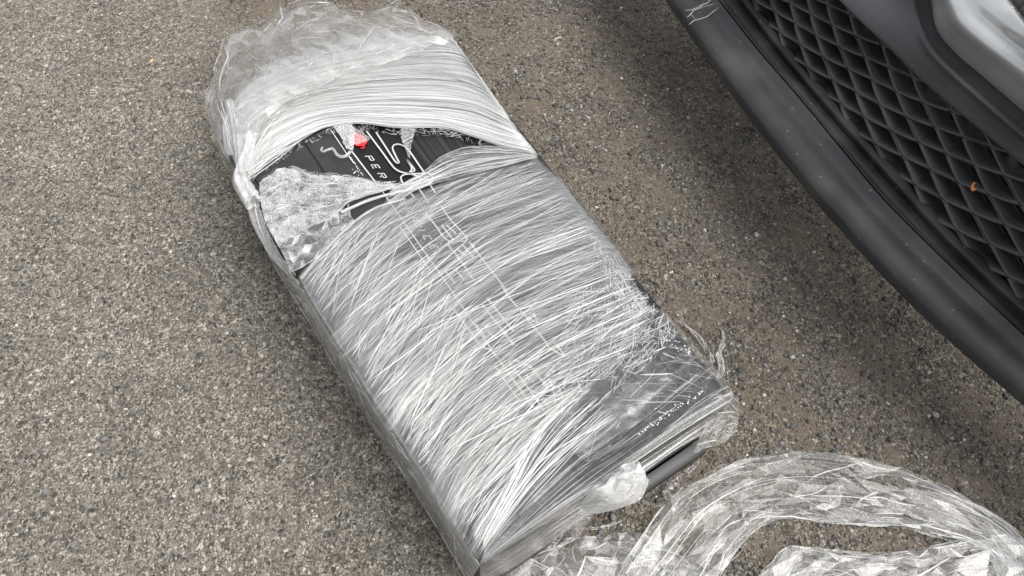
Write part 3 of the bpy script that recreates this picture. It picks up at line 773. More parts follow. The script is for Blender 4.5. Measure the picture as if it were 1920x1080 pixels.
def lines_px(name, n, region, angle, length, z=(.006, .014), wid=(.0005, .0013), haze_shine=(.2, .8), spread=7., seed=1, pw=1., thin=()):
    """straight ribbons over the lid: torn wisps and the painted shine of taut wrinkles; angle(x, y) is the local pull direction in degrees (photo sense, up = +)"""
    r = np.random.default_rng(seed); L = []; W = []; Hz = []
    xs = [q[0] for q in region]; ys = [q[1] for q in region]
    def inside(x, y):
        c = False; j = len(region) - 1
        for i in range(len(region)):
            (xi, yi), (xj, yj) = region[i], region[j]
            if (yi > y) != (yj > y) and x < (xj - xi) * (y - yi) / (yj - yi) + xi: c = not c
            j = i
        return c
    while len(L) < n:
        x, y = r.uniform(min(xs), max(xs)), r.uniform(min(ys), max(ys))
        if not inside(x, y): continue
        skip = 0.
        for (ex, ey, ra, rb, an, pr) in thin:
            dx, dy = x - ex, y - ey; ca, sa = math.cos(math.radians(an)), math.sin(math.radians(an))
            if ((dx * ca - dy * sa) / ra) ** 2 + ((dx * sa + dy * ca) / rb) ** 2 < 1: skip = pr
        if r.uniform() < skip: continue
        a = math.radians(angle(x, y) + r.normal(0, spread)); ln = length[0] + (length[1] - length[0]) * r.uniform() ** 2
        pts = []; zz = r.uniform(*z); bow = r.normal(0, .008) * ln
        for t in np.linspace(-.5, .5, 11):
            px_ = x + math.cos(a) * ln * t - math.sin(a) * bow * (.25 - t * t) * 4; py_ = y - math.sin(a) * ln * t - math.cos(a) * bow * (.25 - t * t) * 4
            if inside(px_, py_): pts.append(P(px_, py_, H + zz))
        if len(pts) < 3: continue
        L.append(np.array(pts) - bl); W.append(wid[0] + (wid[1] - wid[0]) * r.uniform() ** pw); Hz.append(r.uniform(*haze_shine))
    return tag(ribbons(name, L, W, M['strand'], wrap, tilt=.5, haze_shine=Hz, seed=seed), kind='stuff')
# 1. upper band: dense white, pulled from the right edge to the knot at the left
TEAR = [(452, 335, .20), (480, 318), (512, 296), (548, 276), (585, 257), (620, 243), (680, 238), (750, 246), (830, 246), (885, 262), (945, 283), (1003, 296), (1014, 312, .15)]
UP = [TEAR,
      [(448, 320, .20), (474, 285), (520, 245), (590, 215), (680, 205), (780, 205), (880, 215), (965, 250), (984, 272, .15)],
      [(440, 305, .19), (455, 255), (510, 205), (600, 172), (700, 158), (800, 152), (890, 165), (938, 205), (950, 225, .15)],
      [(430, 295, .18), (440, 235), (495, 178), (590, 142), (700, 118), (790, 104), (860, 108), (897, 148), (908, 168, .15)],
      [(425, 290, .17), (425, 225), (480, 160), (580, 118), (690, 92), (770, 74), (835, 68), (850, 85), (862, 105, .15)]]
def hz_up(s, t, X, Y):
    h = .90 - .44 * s - .12 * np.clip((t - .75) * 4, 0, 1) * (1 - s * .3)
    h += .15 * np.exp(-s * 9) + .12 * np.clip(.3 - t, 0, 1)
    return h * (.62 + .65 * fbm(t * 6, s * 26, 4, 4))
o, GU = sheet('film_band', UP, M['film_dense'], 260, 200, hz_up, wrinkle=.001, wfreq=(3, 50), z_off=.006, seed=2, crum=.004, cfreq=14)
strands('film_shine_strand', GU, 900, wrap, seed=11, haze_shine=(.25, .8), wob=.012, span=(.12, .6))
strands('film_shine_strand', GU, 260, wrap, seed=12, haze_shine=(.6, .95), wob=.006, span=(.3, .9), srange=(0, .22), wid=(.001, .0022))

lines_px('film_fringe', 240, [(470, 326), (548, 270), (620, 238), (680, 232), (750, 240), (830, 240), (890, 256), (960, 284), (955, 292), (885, 270), (830, 254), (750, 254), (680, 246), (620, 251), (560, 282), (500, 322)], lambda x, y: 20, (6, 30), spread=50, seed=37, haze_shine=(.4, .9), wid=(.0004, .001), z=(.003, .012))
lines_px('film_fringe', 200, [(495, 345), (548, 312), (620, 326), (700, 338), (800, 340), (800, 350), (700, 352), (620, 342), (550, 326)], lambda x, y: 0, (6, 26), spread=50, seed=38, haze_shine=(.3, .8), wid=(.0004, .001), z=(.004, .012))
# 2. silver crumpled patch under the tear
PAT = [[(488, 345), (520, 322), (548, 318), (580, 330), (620, 333), (665, 336), (700, 345), (745, 352), (800, 344)],
       [(490, 375), (530, 362), (570, 358), (610, 362), (650, 362), (690, 360), (730, 358), (765, 354), (806, 343)],
       [(500, 420), (535, 410), (565, 402), (600, 398), (630, 388), (655, 378), (685, 370), (730, 361), (808, 343)],
       [(525, 470), (550, 455), (575, 440), (600, 428), (622, 418), (640, 402), (652, 388), (690, 372), (808, 343)]]
o, GP = sheet('film_patch', PAT, M['film_silver'], 360, 200, lambda s, t, X, Y: (.66 - .22 * s) * np.clip(2.6 * fbm(X * 75, Y * 75, 3, 4) - .35, .15, 1.3), crum=.010, cfreq=42, crease_shine=.3, seed=4, z_off=.004, ragged=.05)
strands('film_shine_strand', GP, 260, wrap, seed=13, span=(.05, .25), wob=.08, skew=.5, haze_shine=(.3, .8))
# 2b clear facetted film below it, down to the edge of the wrap
CLR = [[(508, 425), (560, 408), (605, 402), (648, 398), (655, 385)], [(528, 470), (570, 452), (610, 440), (640, 428), (660, 410)], [(548, 512), (580, 498), (612, 478), (640, 450), (668, 420)]]
facets('film_clear_patch', CLR, M['film_crumple'], 15, 9, .30, amp=.004, seed=6, edge_p=.3, pow_=1.2)
# 2c clear bubble to the right of the tear
CLB = [[(735, 365), (790, 330), (830, 300), (880, 283), (940, 282), (1002, 296)], [(725, 378), (790, 345), (850, 318), (910, 305), (960, 300), (1005, 299)], [(715, 400), (790, 362), (860, 338), (930, 322), (975, 310), (1008, 304)]]
o, GB = sheet('film_clear_patch', CLB, M['film_clear'], 140, 60, .13, crum=.010, cfreq=22, crease_shine=.40, seed=8, z_off=.004, ragged=.05)
strands('film_shine_strand', GB, 110, wrap, seed=14, haze_shine=(.3, .8), skew=.3)

# 3. main wrap over the middle of the lid
MID = [[(553, 533, .12), (562, 521), (615, 462), (680, 410), (745, 378), (820, 350), (910, 322), (1005, 300), (1012, 310, .15)],
       [(566, 565, .12), (578, 556), (650, 495), (735, 450), (830, 412), (930, 378), (1050, 345), (1060, 360, .15)],
       [(612, 640, .12), (625, 632), (690, 575), (770, 535), (860, 490), (960, 448), (1110, 420), (1120, 435, .15)],
       [(668, 728, .12), (682, 722), (740, 660), (810, 612), (900, 565), (1010, 515), (1180, 510), (1190, 525, .15)],
       [(722, 815, .12), (738, 806), (790, 730), (850, 680), (930, 630), (1030, 580), (1150, 545), (1210, 560)],
       [(785, 912, .12), (800, 905), (840, 830), (895, 755), (970, 695), (1060, 650), (1150, 620), (1225, 592)],
       [(838, 990, .12), (852, 985), (890, 905), (940, 840), (1000, 770), (1065, 715), (1130, 680), (1190, 640)],
       [(880, 1052, .14), (896, 1050), (935, 985), (968, 920), (998, 850), (1030, 800), (1090, 745), (1150, 690)]]
def hz_mid(s, t, X, Y):
    h = .22 + .14 * np.clip(s * 1.3, 0, 1) - .20 * np.clip((t - .72) * 3.5, 0, 1)
    h += .18 * np.exp(-((t - .25) ** 2) / .05) * np.clip(s * 2, 0, 1)
    h -= .12 * np.exp(-((s - .20) ** 2 / .006 + (t - .55) ** 2 / .05)) + .12 * np.exp(-((s - .44) ** 2 / .002 + (t - .62) ** 2 / .03))
    h = h * np.clip((t - .05) * 12, .22, 1) * (1 - .6 * np.exp(-((s - .16) ** 2 / .004 + (t - .5) ** 2 / .03)))
    return h * np.clip(1.6 * fbm(t * 4, s * 30, 14, 4) - .05, .1, 1.6) ** 1.5
o, GM = sheet('film_wrap_layer', MID, M['film_wrap'], 300, 320, hz_mid, wrinkle=.001, wfreq=(3, 70), z_off=.005, seed=3)
# an outer layer pulled at a steeper angle
MID2 = [[(562, 524), (640, 440), (720, 392), (820, 372), (940, 352), (1050, 340)],
        [(600, 590), (660, 470), (770, 440), (880, 410), (990, 390), (1100, 415)],
        [(665, 700), (735, 560), (830, 500), (930, 470), (1050, 460), (1160, 490)],
        [(735, 806), (800, 660), (890, 590), (990, 560), (1100, 540), (1200, 555)],
        [(800, 908), (860, 770), (940, 690), (1030, 640), (1120, 600), (1210, 580)],
        [(870, 1015), (925, 880), (975, 790), (1040, 720), (1110, 670), (1185, 625)]]
o, GM2 = sheet('film_wrap_layer', MID2, M['film_cross'], 260, 260, lambda s, t, X, Y: .22 * (.2 + 1.4 * fbm(t * 4, s * 20, 24, 3)) * (1 - .6 * np.clip((t - .75) * 4, 0, 1)), wrinkle=.001, wfreq=(3, 50), z_off=.010, seed=9)
REG_M = [(562, 522), (615, 462), (680, 410), (745, 378), (820, 350), (910, 322), (1005, 300), (1050, 345), (1110, 420), (1180, 510), (1225, 575), (1200, 640), (1120, 690), (1040, 790), (1000, 850), (965, 925), (935, 985), (904, 1050), (866, 978), (808, 888), (738, 783), (678, 688), (612, 585)]
THIN = [(830, 440, 130, 34, 25, .75), (930, 420, 110, 26, 25, .7), (990, 505, 75, 14, 28, .8), (925, 545, 60, 12, 28, .75), (1150, 540, 50, 26, -50, .7), (650, 560, 50, 90, 60, .35), (1090, 640, 60, 30, 30, .45), (760, 640, 60, 16, 45, .6), (880, 760, 60, 12, 50, .6)]
def ang_m(x, y):
    f = (x - 560 - (y - 520) * .62) / 480            # 0 at the left edge .. 1 at the right edge
    return 52 - 30 * min(1, max(0, f)) + 12 * max(0, (y - 750) / 300)
lines_px('film_shine_strand', 1500, REG_M, ang_m, thin=THIN, length=(40, 300), spread=5, seed=15, haze_shine=(.12, .6), wid=(.0004, .0010))
lines_px('film_shine_strand', 260, REG_M, ang_m, thin=THIN, length=(90, 380), spread=6, seed=16, haze_shine=(.5, .95), wid=(.0007, .0019), pw=2)
lines_px('film_streak', 170, REG_M, ang_m, thin=THIN, length=(120, 420), spread=5, seed=36, haze_shine=(.03, .15), wid=(.003, .015), pw=2, z=(.004, .008))
lines_px('film_shine_strand', 260, [(565, 525), (680, 415), (800, 480), (900, 640), (800, 900)], lambda x, y: 62, (40, 200), spread=8, seed=17, haze_shine=(.3, .9), wid=(.0006, .0018), pw=2)
lines_px('film_shine_strand', 300, [(1080, 540), (1190, 520), (1245, 590), (1215, 660), (1120, 720), (1040, 790), (1000, 760)], lambda x, y: 45, (14, 80), spread=35, seed=18, haze_shine=(.3, .8))
lines_px('film_shine_strand', 200, [(1100, 430), (1150, 470), (1230, 590), (1180, 600), (1130, 520)], lambda x, y: -70, (14, 70), spread=25, seed=19, haze_shine=(.2, .6))

# 4. clear film over the front of the lid and down its front wall
FRO = [[(904, 1010), (955, 905), (1005, 805), (1075, 735), (1140, 675), (1200, 615), (1240, 580)],
       [(908, 1035), (990, 935), (1070, 855), (1150, 790), (1230, 720), (1295, 668), (1310, 660)],
       [(903, 1052), (990, 975), (1090, 890), (1180, 830), (1270, 765), (1345, 712), (1352, 708)],
       [(900, 1062), (980, 1006), (1080, 938), (1180, 868), (1280, 800), (1368, 747), (1372, 748)],
       [(902, 1082, .15), (980, 1030, .15), (1080, 962, .15), (1185, 892, .15), (1280, 826, .15), (1352, 775, .15), (1364, 772, .15)],
       [(905, 1100, .09), (985, 1050, .10), (1080, 985, .10), (1185, 905, .128), (1270, 843, .135), (1328, 812, .12), (1346, 808, .10)]]
def hz_fro(s, t, X, Y):
    h = .022 + .13 * np.clip(1 - t * 1.8, 0, 1) * np.clip((.62 - s) * 6, 0, 1) + .22 * np.exp(-((s - .05) ** 2) / .0012) * np.clip((.8 - t) * 5, 0, 1) + .035 * np.exp(-((s - .72) ** 2) / .02)
    return h * (.4 + 1.2 * fbm(t * 5, s * 22, 34, 4))
o, GF = sheet('film_front_sheet', FRO, M['film_clear'], 220, 180, hz_fro, wrinkle=.0015, wfreq=(2, 24), z_off=.0035, crum=.003, cfreq=20, crease_shine=.16, seed=5)
strands('film_shine_strand', GF, 45, wrap, seed=20, skew=.05, haze_shine=(.15, .7), span=(.15, .7), srange=(.3, 1))
lines_px('film_shine_strand', 200, [(1130, 700), (1200, 620), (1245, 585), (1275, 625), (1210, 690), (1150, 740)], lambda x, y: 50, (12, 60), spread=40, seed=21, haze_shine=(.25, .8), wid=(.0004, .001))
lines_px('film_shine_strand', 45, [(1150, 740), (1275, 625), (1345, 712), (1200, 810)], lambda x, y: -8, (20, 110), spread=14, seed=27, haze_shine=(.12, .5), wid=(.0005, .0022), pw=2)
FR_SHEEN = [[(1050, 830), (1090, 790), (1130, 750), (1180, 700), (1215, 665)], [(1075, 850), (1115, 815), (1160, 775), (1205, 735), (1245, 700)], [(1100, 868), (1140, 840), (1190, 800), (1235, 765), (1270, 735)]]
facets('film_clear_patch', FR_SHEEN, M['film_crumple'], 17, 9, lambda s, t: .20 * math.sin(math.pi * s) * math.sin(math.pi * t), amp=.003, seed=28, edge_p=.05, pow_=2.6, folds=14, soft=True)  # soft white blob paints light reflected by the film
strands('film_shine_strand', GF, 60, wrap, seed=22, skew=.04, haze_shine=(.5, .9), span=(.3, .8), trange=(0, .6), srange=(0, .2), wid=(.001, .002))
# the corner of film standing off the front right corner
COR = [[(1330, 745), (1352, 742), (1372, 744), (1384, 752)], [(1322, 790, .16), (1350, 780, .16), (1370, 776, .16), (1384, 785, .15)], [(1300, 850, .08), (1330, 840, .08), (1358, 830, .08), (1378, 812, .09)]]
facets('film_corner', COR, M['film_crumple'], 8, 12, .08, amp=.004, seed=12, edge_p=.5)

# 5. film down the left wall, hanging slack near the ground
LEF = [[(500, 440), (545, 508), (600, 597), (660, 695), (720, 790), (790, 893), (850, 982), (900, 1062)],
       [(492, 445, .16), (536, 518, .16), (588, 603, .16), (648, 700, .16), (708, 797, .15), (776, 902, .15), (834, 992, .15), (888, 1080, .15)],
       [(486, 440, .10), (530, 520, .09), (582, 605, .08), (640, 702, .08), (700, 800, .07), (764, 900, .07), (824, 1000, .07), (882, 1100, .07)],
       [(480, 430, .06), (525, 520, .05), (582, 612, .03), (640, 710, .02), (704, 812, .012), (770, 915, .01), (835, 1015, .01), (888, 1110, .01)]]
o, GL_ = sheet('film_side_sheet', LEF, M['film_clear'], 260, 60, lambda s, t, X, Y: (.50 + .16 * t) * (1 - .40 * s) * (.5 + 1.0 * fbm(t * 60, s * 4, 44, 4)), wrinkle=.002, wfreq=(30, 4), z_off=.001, crum=.004, cfreq=24, crease_shine=.12, seed=15)
strands('film_shine_strand', GL_, 160, wrap, seed=23, skew=6., wob=.02, haze_shine=(.2, .7), span=(.01, .05))

# 6. slack bunch hanging over the back end, gathered into the knot on the left
BUN = [[(418, 300, .05), (404, 268, .05), (388, 212, .05), (398, 165, .05), (416, 100, .06), (424, 68, .06), (470, 50, .06), (505, 40, .07), (552, 12, .07), (600, 10, .08), (640, 18, .08), (676, 30, .08), (712, 20, .09), (752, 12, .09), (778, 34, .10), (806, 48, .10), (845, 66, .12)],
       [(430, 305, .12), (418, 262, .12), (410, 205, .13), (424, 150, .13), (460, 105, .13), (520, 70, .14), (575, 48, .15), (640, 38, .15), (700, 38, .16), (750, 45, .17), (795, 60, .17), (842, 72, .18)],
       [(442, 315, .19), (440, 265, .21), (445, 215, .22), (475, 165, .22), (520, 130, .22), (575, 108, .225), (630, 92, .225), (690, 80, .225), (735, 74, .22), (775, 72, .22), (805, 74, .215), (838, 76, .212)],
       [(452, 330, .21), (470, 290, .216), (500, 240, .218), (535, 205, .218), (580, 180, .218), (630, 160, .218), (690, 140, .218), (740, 122, .217), (780, 108, .216), (810, 98, .215), (830, 92, .214), (842, 92, .213)]]
def hz_bun(s, t): return .10 + .22 * s ** 1.5 + .10 * (t < .3)
facets('film_bunch', BUN, M['film_crumple'], 34, 13, hz_bun, amp=.008, seed=21, edge_p=.10, outj=1.6, ew=(.0004, .0014), soft=True, folds=170)
BUN2 = [[(q[0] + 8, q[1] + 7, max(.01, (q[2] if len(q) > 2 else H) * .82)) for q in c] for c in BUN]
facets('film_bunch', BUN2, M['film_crumple'], 40, 12, lambda s, t: .20 + .13 * s, amp=.009, glint=.16, hard=.6, seed=22, edge_p=.14, jit=.47, outj=1.4, ew=(.0004, .0012), folds=60)
facets('film_bunch', BUN[1:] + [UP[2]], M['film_crumple'], 70, 26, lambda s, t: .14 * (1 - s) + .02, amp=.0025, seed=29, edge_p=.06, lift=.006, ew=(.0004, .0010), soft=True, folds=120)

# 7. knot and twisted tail on the left edge
knot_c = P(456, 338, .215)
def rope(name, pts, z, r0, r1, turns, nst, seed, mat, hz=.8, parent=wrap):
    c = smooth_curve(PP(pts, z), 60); r = np.random.default_rng(seed); loc = np.array(parent.location)
    d = np.gradient(c, axis=0); d /= np.linalg.norm(d, axis=1)[:, None]
    a = np.cross(d, [0, 0, 1.]); a /= np.linalg.norm(a, axis=1)[:, None] + 1e-9; b = np.cross(d, a)
    k = 22; G = np.zeros((k + 1, 60, 3)); H_ = np.zeros((k + 1, 60))
    t = np.linspace(0, 1, 60)
    for j in range(k + 1):
        ph = 2 * math.pi * j / k + turns * 2 * math.pi * t
        fl = 1 + .35 * np.sin(5 * ph * 1.0 - turns * 9 * t + seed) + .25 * (noise(np.cos(2 * math.pi * j / k) * 3 + t * 14, np.sin(2 * math.pi * j / k) * 3 + seed, seed) - .5)
        rr = (r0 + (r1 - r0) * t) * fl
        G[j] = c + a * (np.cos(ph) * rr)[:, None] + b * (np.sin(ph) * rr)[:, None]
        H_[j] = hz * (.6 + .6 * noise(t * 20, np.full(60, j * .9), seed))
    G[..., 2] = np.maximum(G[..., 2], .002)
    tt, ss = np.meshgrid(t, np.linspace(0, 1, k + 1))
    return grid_obj(name, G - loc, mat, parent, attrs={'haze_shine': np.clip(H_, 0, 1)}, uv=np.stack([tt * .2, ss * .06], -1))
rope('film_knot', [(470, 255), (462, 300), (452, 335), (462, 358), (476, 380)], .222, .012, .013, .5, 0, 3, M['film_white'], .75)
rope('film_twist', [(468, 362, .21), (478, 385, .20), (484, 410, .19), (496, 440, .18), (515, 478, .17), (545, 515, .17)], .2, .012, .004, .8, 0, 5, M['film_crumple'], .45)
rope('film_twist', [(430, 190), (444, 240), (452, 290), (458, 330)], .228, .006, .010, .6, 0, 6, M['film_crumple'], .6)
SLK = [[(392, 210, .03), (418, 300, .02), (452, 372, .02), (482, 428, .015), (520, 500, .012), (555, 540, .01)], [(415, 225, .14), (436, 300, .14), (468, 370, .14), (492, 430, .12), (530, 500, .1), (556, 530, .1)], [(438, 240, .21), (455, 310, .21), (476, 368, .20), (500, 428, .19), (535, 495, .2), (556, 520, .2)]]
facets('film_slack_edge', SLK, M['film_crumple'], 26, 8, .15, amp=.006, seed=31, edge_p=.4)
# fan of strands into the knot
fan = []; fh = []; fw = []
r = np.random.default_rng(41)
for k in range(170):
    a = r.uniform(-.35, 1.0); q = P(456 + r.normal(0, 5), 335 + r.normal(0, 8), H + r.uniform(.005, .018))
    R_ = r.uniform(60, 170); e_ = P(456 + R_ * math.sin(a), 335 - R_ * math.cos(a) * .95, H + r.uniform(.006, .012))
    mid_ = (q + e_) / 2 + np.array([r.normal(0, .004), r.normal(0, .004), .004])
    fan.append(smooth_curve(np.array([q, mid_, e_]), 14) - bl); fh.append(r.uniform(.3, .9)); fw.append(r.uniform(.0006, .002))
tag(ribbons('film_shine_strand', fan, fw, M['strand'], wrap, tilt=.5, haze_shine=fh), kind='stuff')
# rolled edge of the tear and loose tongues inside the hole
rope('film_rolled_edge', [(640, 398), (690, 376), (735, 363), (775, 354), (803, 345), (812, 335), (803, 325)], H + .010, .0022, .0018, 3, 0, 8, M['film_white'], .8)
rope('film_rolled_edge', [(565, 522), (600, 480), (650, 428), (700, 392), (760, 372)], H + .008, .0022, .0015, 3, 0, 9, M['film_white'], .55)
TNG = [[(622, 240), (635, 258), (643, 272), (650, 286)], [(642, 238), (652, 252), (657, 270), (660, 288)], [(664, 238), (668, 250), (668, 270), (664, 288)]]
sheet('film_tongue', TNG, M['film_silver'], 40, 30, .75, crum=.006, cfreq=70, crease_shine=.3, seed=51, z_off=.008, ragged=.1)
sheet('film_tongue', [[(655, 250), (668, 246), (690, 258), (696, 266)], [(654, 262), (668, 262), (682, 268), (694, 268)], [(656, 276), (668, 280), (680, 276), (690, 270)]], M['film_silver'], 40, 30, .34, crum=.006, cfreq=80, crease_shine=.3, seed=52, z_off=.006, ragged=.1)
sheet('film_tongue', [[(752, 246), (752, 265), (760, 285), (766, 300)], [(765, 246), (765, 268), (768, 285), (768, 302)], [(784, 248), (778, 265), (772, 285), (770, 305)]], M['film_crumple'], 40, 30, .22, crum=.006, cfreq=70, crease_shine=.6, seed=53, z_off=.008, ragged=.1)
rope('film_shred', [(657, 284), (652, 290), (642, 294), (632, 290), (624, 279), (614, 281), (606, 284), (602, 281), (605, 276)], H + .012, .0024, .0014, 2, 0, 10, M['film_white'], .55)

# 8. white wad where the film tail is bunched at the front
WAD = [[(1052, 948, .15), (1080, 925, .18), (1120, 900, .2), (1160, 876, .212), (1190, 864, .212)],
       [(1058, 955, .14), (1088, 936, .19), (1128, 912, .225), (1165, 892, .235), (1200, 876, .22)],
       [(1066, 960, .13), (1098, 945, .18), (1138, 930, .225), (1172, 912, .23), (1212, 898, .20)],
       [(1078, 963, .12), (1108, 956, .15), (1146, 946, .19), (1176, 934, .19), (1212, 912, .17)],
       [(1090, 966, .11), (1118, 964, .12), (1150, 956, .13), (1180, 948, .13), (1200, 938, .13)]]
def swirl(s, t, X, Y):
    w = np.hypot(s - .5, (t - .62) * 1.4) * 16 + 3.5 * fbm(t * 4, s * 4, 3, 2) + np.arctan2(s - .5, t - .62) * .8
    return .95 - .45 * np.exp(-(np.sin(w * .5) / .16) ** 2) - .3 * np.clip(.25 - t, 0, 1) * 3
o, GW = sheet('film_wad', WAD, M['film_white'], 140, 120, swirl, crum=.020, cfreq=30, seed=61, z_off=-.010, ragged=.07, wrinkle=.012, wfreq=(2, 7))
sheet('film_wad', [[(q[0] + 3, q[1] - 2, q[2] - .012) for q in c] for c in WAD], M['film_white'], 100, 90, .6, crum=.018, cfreq=24, seed=66, z_off=-.014, ragged=.10)
facets('film_wad', WAD, M['film_white'], 15, 9, lambda s, t: .95 if t > .15 else .4, amp=.006, seed=67, edge_p=.05, lift=-.002, folds=10, outj=1.)
strands('film_shine_strand', GW, 120, wrap, seed=62, skew=.3, haze_shine=(.6, .95), trange=(0, .55), span=(.2, .5))
TAIL = [[(1040, 958, .13), (1020, 985, .07), (1000, 1005, .03), (975, 1025, .012)], [(1075, 965, .11), (1062, 985, .06), (1045, 1005, .02), (1030, 1030, .01)], [(1110, 968, .1), (1100, 985, .05), (1080, 1010, .02), (1050, 1030, .008)]]
facets('film_tail', TAIL, M['film_crumple'], 10, 9, .22, amp=.005, seed=63, edge_p=.4)
strands('film_shine_strand', GW, 25, wrap, seed=64, skew=1.5, wob=.2, haze_shine=(.6, .9), trange=(.85, 1), span=(.05, .12), wid=(.0006, .001))

# ------------------------------------------------------------------ discarded film lying on the ground
def ground_film(label, name='discarded_film', at_px=(1600, 950)):
    p = P(*at_px); return thing(name, label, 'plastic film', loc=(p[0], p[1], 0))
arc = ground_film('arched length of clear crumpled stretch film lying on the grit', at_px=(1550, 920))
ARC = [[(1060, 1200), (1140, 1095), (1205, 1000), (1245, 940), (1290, 905), (1360, 872), (1440, 852), (1500, 847), (1580, 855), (1690, 880), (1790, 925), (1870, 975), (1925, 1030), (1960, 1120)],
       [(1120, 1200), (1185, 1100), (1245, 1015), (1290, 955), (1345, 918), (1410, 893), (1470, 882), (1530, 882), (1600, 892), (1700, 915), (1790, 955), (1860, 995), (1905, 1040), (1935, 1120)],
       [(1200, 1200), (1240, 1110), (1290, 1035), (1335, 980), (1385, 945), (1440, 925), (1490, 918), (1545, 922), (1610, 932), (1700, 945), (1780, 975), (1840, 1005), (1885, 1045), (1910, 1120)],
       [(1270, 1200), (1295, 1110), (1335, 1045), (1372, 1000), (1412, 970), (1455, 956), (1500, 952), (1560, 960), (1625, 965), (1700, 972), (1770, 992), (1825, 1012), (1870, 1045), (1890, 1120)],
       [(1330, 1200), (1340, 1110), (1370, 1050), (1400, 1010), (1432, 985), (1465, 975), (1505, 978), (1565, 988), (1630, 988), (1690, 992), (1745, 1008), (1800, 1020), (1850, 1045), (1875, 1120)]]
def hz_arc(s, t, X, Y):
    h = .05 + .10 * np.clip(s * 1.2 - .1, 0, 1) + .35 * np.exp(-((t - .88) ** 2) / .006) + .2 * np.exp(-((s - .85) ** 2) / .01) * (t > .4) + .14 * np.exp(-((t - .22) ** 2) / .006) * s
    return h * (.45 + 1.1 * fbm(t * 9, s * 16, 64, 4))
def hz_arc1(s, t): return float(.022 + .025 * s + .22 * math.exp(-((t - .88) ** 2) / .006) + .12 * math.exp(-((s - .88) ** 2) / .01) * (t > .4) + .08 * math.exp(-((t - .22) ** 2) / .01))
facets('film_sheet', ARC, M['film_clear'], 36, 13, lambda s, t: hz_arc1(s, t) * 1.5 + .02, hard=.9, folds=50, amp=.0045, jit=.46, seed=71, parent=arc, zdef=.004, edge_p=.30, edge_along=.35, ew=(.0004, .0018), outj=1., eh=(.3, .9), pow_=2.8, glint=.06)
facets('film_sheet', ARC, M['film_clear'], 20, 8, lambda s, t: hz_arc1(s, t) * 1.2, hard=.8, folds=30, amp=.008, jit=.46, seed=77, parent=arc, zdef=.006, edge_p=.32, edge_along=.4, ew=(.0005, .002), outj=1., eh=(.3, .9), pow_=2.6, glint=.05)
GA = loft([PP(c, .004) for c in ARC], 300, 60)
strands('film_fold_shine', GA, 34, arc, seed=72, skew=.15, wob=.015, haze_shine=(.3, .85), span=(.08, .35), wid=(.0008, .0024), pw=2, lift=(.012, .02))  # white ribbons paint the shine along the folds

low_f = ground_film('pale flattened band of stretch film beside the arched length', at_px=(1650, 1060))
LOW = [[(1395, 1110), (1440, 1055), (1468, 1030), (1500, 1024), (1560, 1030), (1640, 1040), (1720, 1030), (1800, 1012), (1870, 1000), (1940, 1010)],
       [(1400, 1140), (1450, 1085), (1500, 1062), (1560, 1056), (1620, 1058), (1690, 1058), (1760, 1046), (1830, 1036), (1890, 1032), (1950, 1045)],
       [(1400, 1180), (1470, 1130), (1540, 1105), (1600, 1096), (1660, 1092), (1730, 1088), (1800, 1080), (1860, 1075), (1910, 1080), (1960, 1100)],
       [(1420, 1240), (1500, 1190), (1570, 1160), (1640, 1150), (1710, 1140), (1780, 1130), (1840, 1125), (1890, 1130), (1930, 1140), (1970, 1160)]]
def hz_low(s, t, X, Y): return (.28 + .35 * np.exp(-((t - .12) ** 2) / .008) * (s < .5) + .25 * np.clip(t - .6, 0, 1)) * (.45 + 1.1 * fbm(t * 8, s * 10, 84, 4))
def hz_low1(s, t): return float(.10 + .40 * math.exp(-((t - .14) ** 2) / .006) * (s < .5) + .2 * max(0, t - .6))
facets('film_sheet', LOW, M['film_clear'], 28, 10, lambda s, t: hz_low1(s, t) * 1.1, hard=.8, folds=40, amp=.0045, jit=.46, seed=81, parent=low_f, zdef=.004, edge_p=.30, edge_along=.4, ew=(.0005, .002), outj=1., pow_=2.2)
facets('film_sheet', LOW, M['film_clear'], 16, 6, lambda s, t: hz_low1(s, t) * .8, hard=.8, folds=24, amp=.009, jit=.46, seed=87, parent=low_f, zdef=.006, edge_p=.3, edge_along=.5, ew=(.0005, .002), outj=1., pow_=2.2)

side_f = ground_film('flat clear sheet of stretch film lying against the end of the carton', at_px=(1060, 1050))
SID = [[(905, 1088), (960, 1048), (1030, 1022), (1100, 1008), (1160, 998), (1215, 1005), (1260, 1030)],
       [(900, 1110), (970, 1075), (1040, 1055), (1110, 1040), (1175, 1035), (1230, 1045), (1290, 1060)],
       [(900, 1150), (980, 1115), (1050, 1095), (1120, 1080), (1185, 1072), (1250, 1075), (1330, 1082)],
       [(920, 1200), (990, 1165), (1060, 1140), (1130, 1125), (1200, 1118), (1270, 1118), (1350, 1120)]]
o, GS_ = facets('film_sheet', SID, M['film_crumple'], 26, 11, .12, hard=.6, amp=.004, seed=91, parent=side_f, zdef=.004, edge_p=.18, ew=(.0005, .0018), outj=1.)
facets('film_sheet', SID, M['film_crumple'], 14, 6, .10, amp=.006, seed=93, parent=side_f, zdef=.004, edge_p=.2, ew=(.0005, .0024), outj=1.)

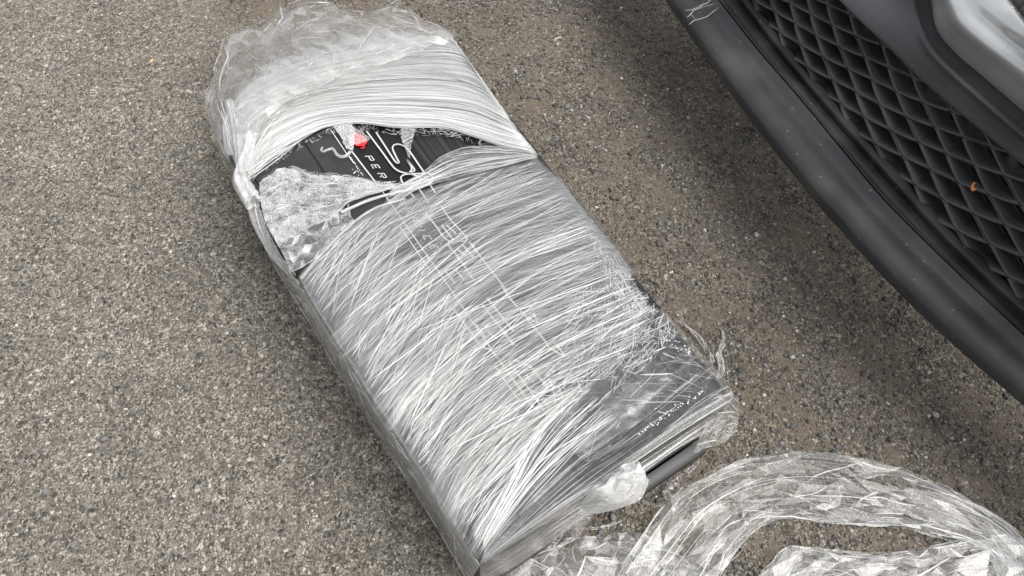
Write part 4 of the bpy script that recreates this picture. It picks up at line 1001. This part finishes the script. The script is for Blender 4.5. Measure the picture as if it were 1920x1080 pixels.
# torn scraps
def scrap(label, curves, seed, hz=.3, zdef=.003, mat='film_crumple', nst=30):
    c = np.mean(PP([q for k in curves for q in k], zdef), 0)
    s_ = thing('film_scrap', label, 'plastic scrap', loc=(c[0], c[1], 0))
    facets('film_sheet', curves, M[mat], 12, 5, hz, amp=.004, jit=.46, hard=.5, seed=seed, parent=s_, zdef=zdef, edge_p=.35, ew=(.0004, .0012), outj=1.5, folds=nst // 2)
scrap('thin white shred of film sticking up beside the carton', [[(1338, 712, .06), (1346, 690, .05), (1340, 672, .04), (1348, 650, .03), (1352, 632, .02), (1346, 618, .01)], [(1350, 714, .06), (1358, 690, .05), (1352, 668, .04), (1358, 645, .03), (1356, 628, .02), (1348, 617, .01)]], 101, .55)
scrap('torn clear film flap tucked under the long edge of the carton', [[(1262, 602), (1290, 622), (1312, 648), (1330, 685)], [(1278, 606), (1312, 634), (1330, 655), (1340, 680)]], 103, .22)
scrap('tiny folded bit of clear film on the brown grit', [[(1263, 588), (1272, 586), (1284, 583)], [(1272, 597), (1278, 592), (1286, 584)]], 105, .25, nst=8)
scrap('crumpled bit of clear film under the open end of the carton', [[(1240, 925), (1255, 905), (1275, 890)], [(1255, 925), (1272, 910), (1282, 892)]], 107, .25, nst=14)
scrap('small creased bit of clear film by the grey carton lip', [[(1280, 885), (1295, 875), (1308, 866)], [(1290, 892), (1302, 882), (1309, 872)]], 109, .3, nst=10)
scrap('faint strip of clear film on dark grit near the white wad', [[(1088, 990), (1120, 988), (1150, 982), (1165, 976)], [(1092, 997), (1122, 994), (1152, 986), (1168, 980)]], 111, .25, nst=16)

# small dry things on the asphalt
lf = mesh_obj('dry_leaf', np.array([(-.002, -.007, .001), (.0025, -.002, .003), (.002, .006, .0015), (-.0005, .009, .004), (-.0025, .001, .0045)]), [(0, 1, 4), (1, 2, 4), (2, 3, 4)], M['leaf'])
p = P(284, 116); lf.location = tuple(p); lf.rotation_euler = (0, 0, -.5)
tag(lf, 'tiny tan dried leaf on bare asphalt', 'leaf')
p0, p1 = P(1040, 74, .002), P(1052, 69, .002)
V = []
dv = (p1 - p0) / np.linalg.norm(p1 - p0); sv = np.cross(dv, [0, 0, 1.])
for q in (p0, (p0 + p1) / 2 + [0, 0, .001], p1):
    for k in range(6): V.append(q - p0 + (sv * math.cos(k * math.pi / 3) + np.array([0, 0, 1.]) * math.sin(k * math.pi / 3)) * .0013)
Fs = [(a * 6 + k, a * 6 + (k + 1) % 6, (a + 1) * 6 + (k + 1) % 6, (a + 1) * 6 + k) for a in range(2) for k in range(6)] + [(5, 4, 3, 2, 1, 0), (12, 13, 14, 15, 16, 17)]
st = mesh_obj('straw', np.array(V), Fs, M['straw']); st.location = tuple(p0)
tag(st, 'short pale straw lying on brown grit', 'straw')
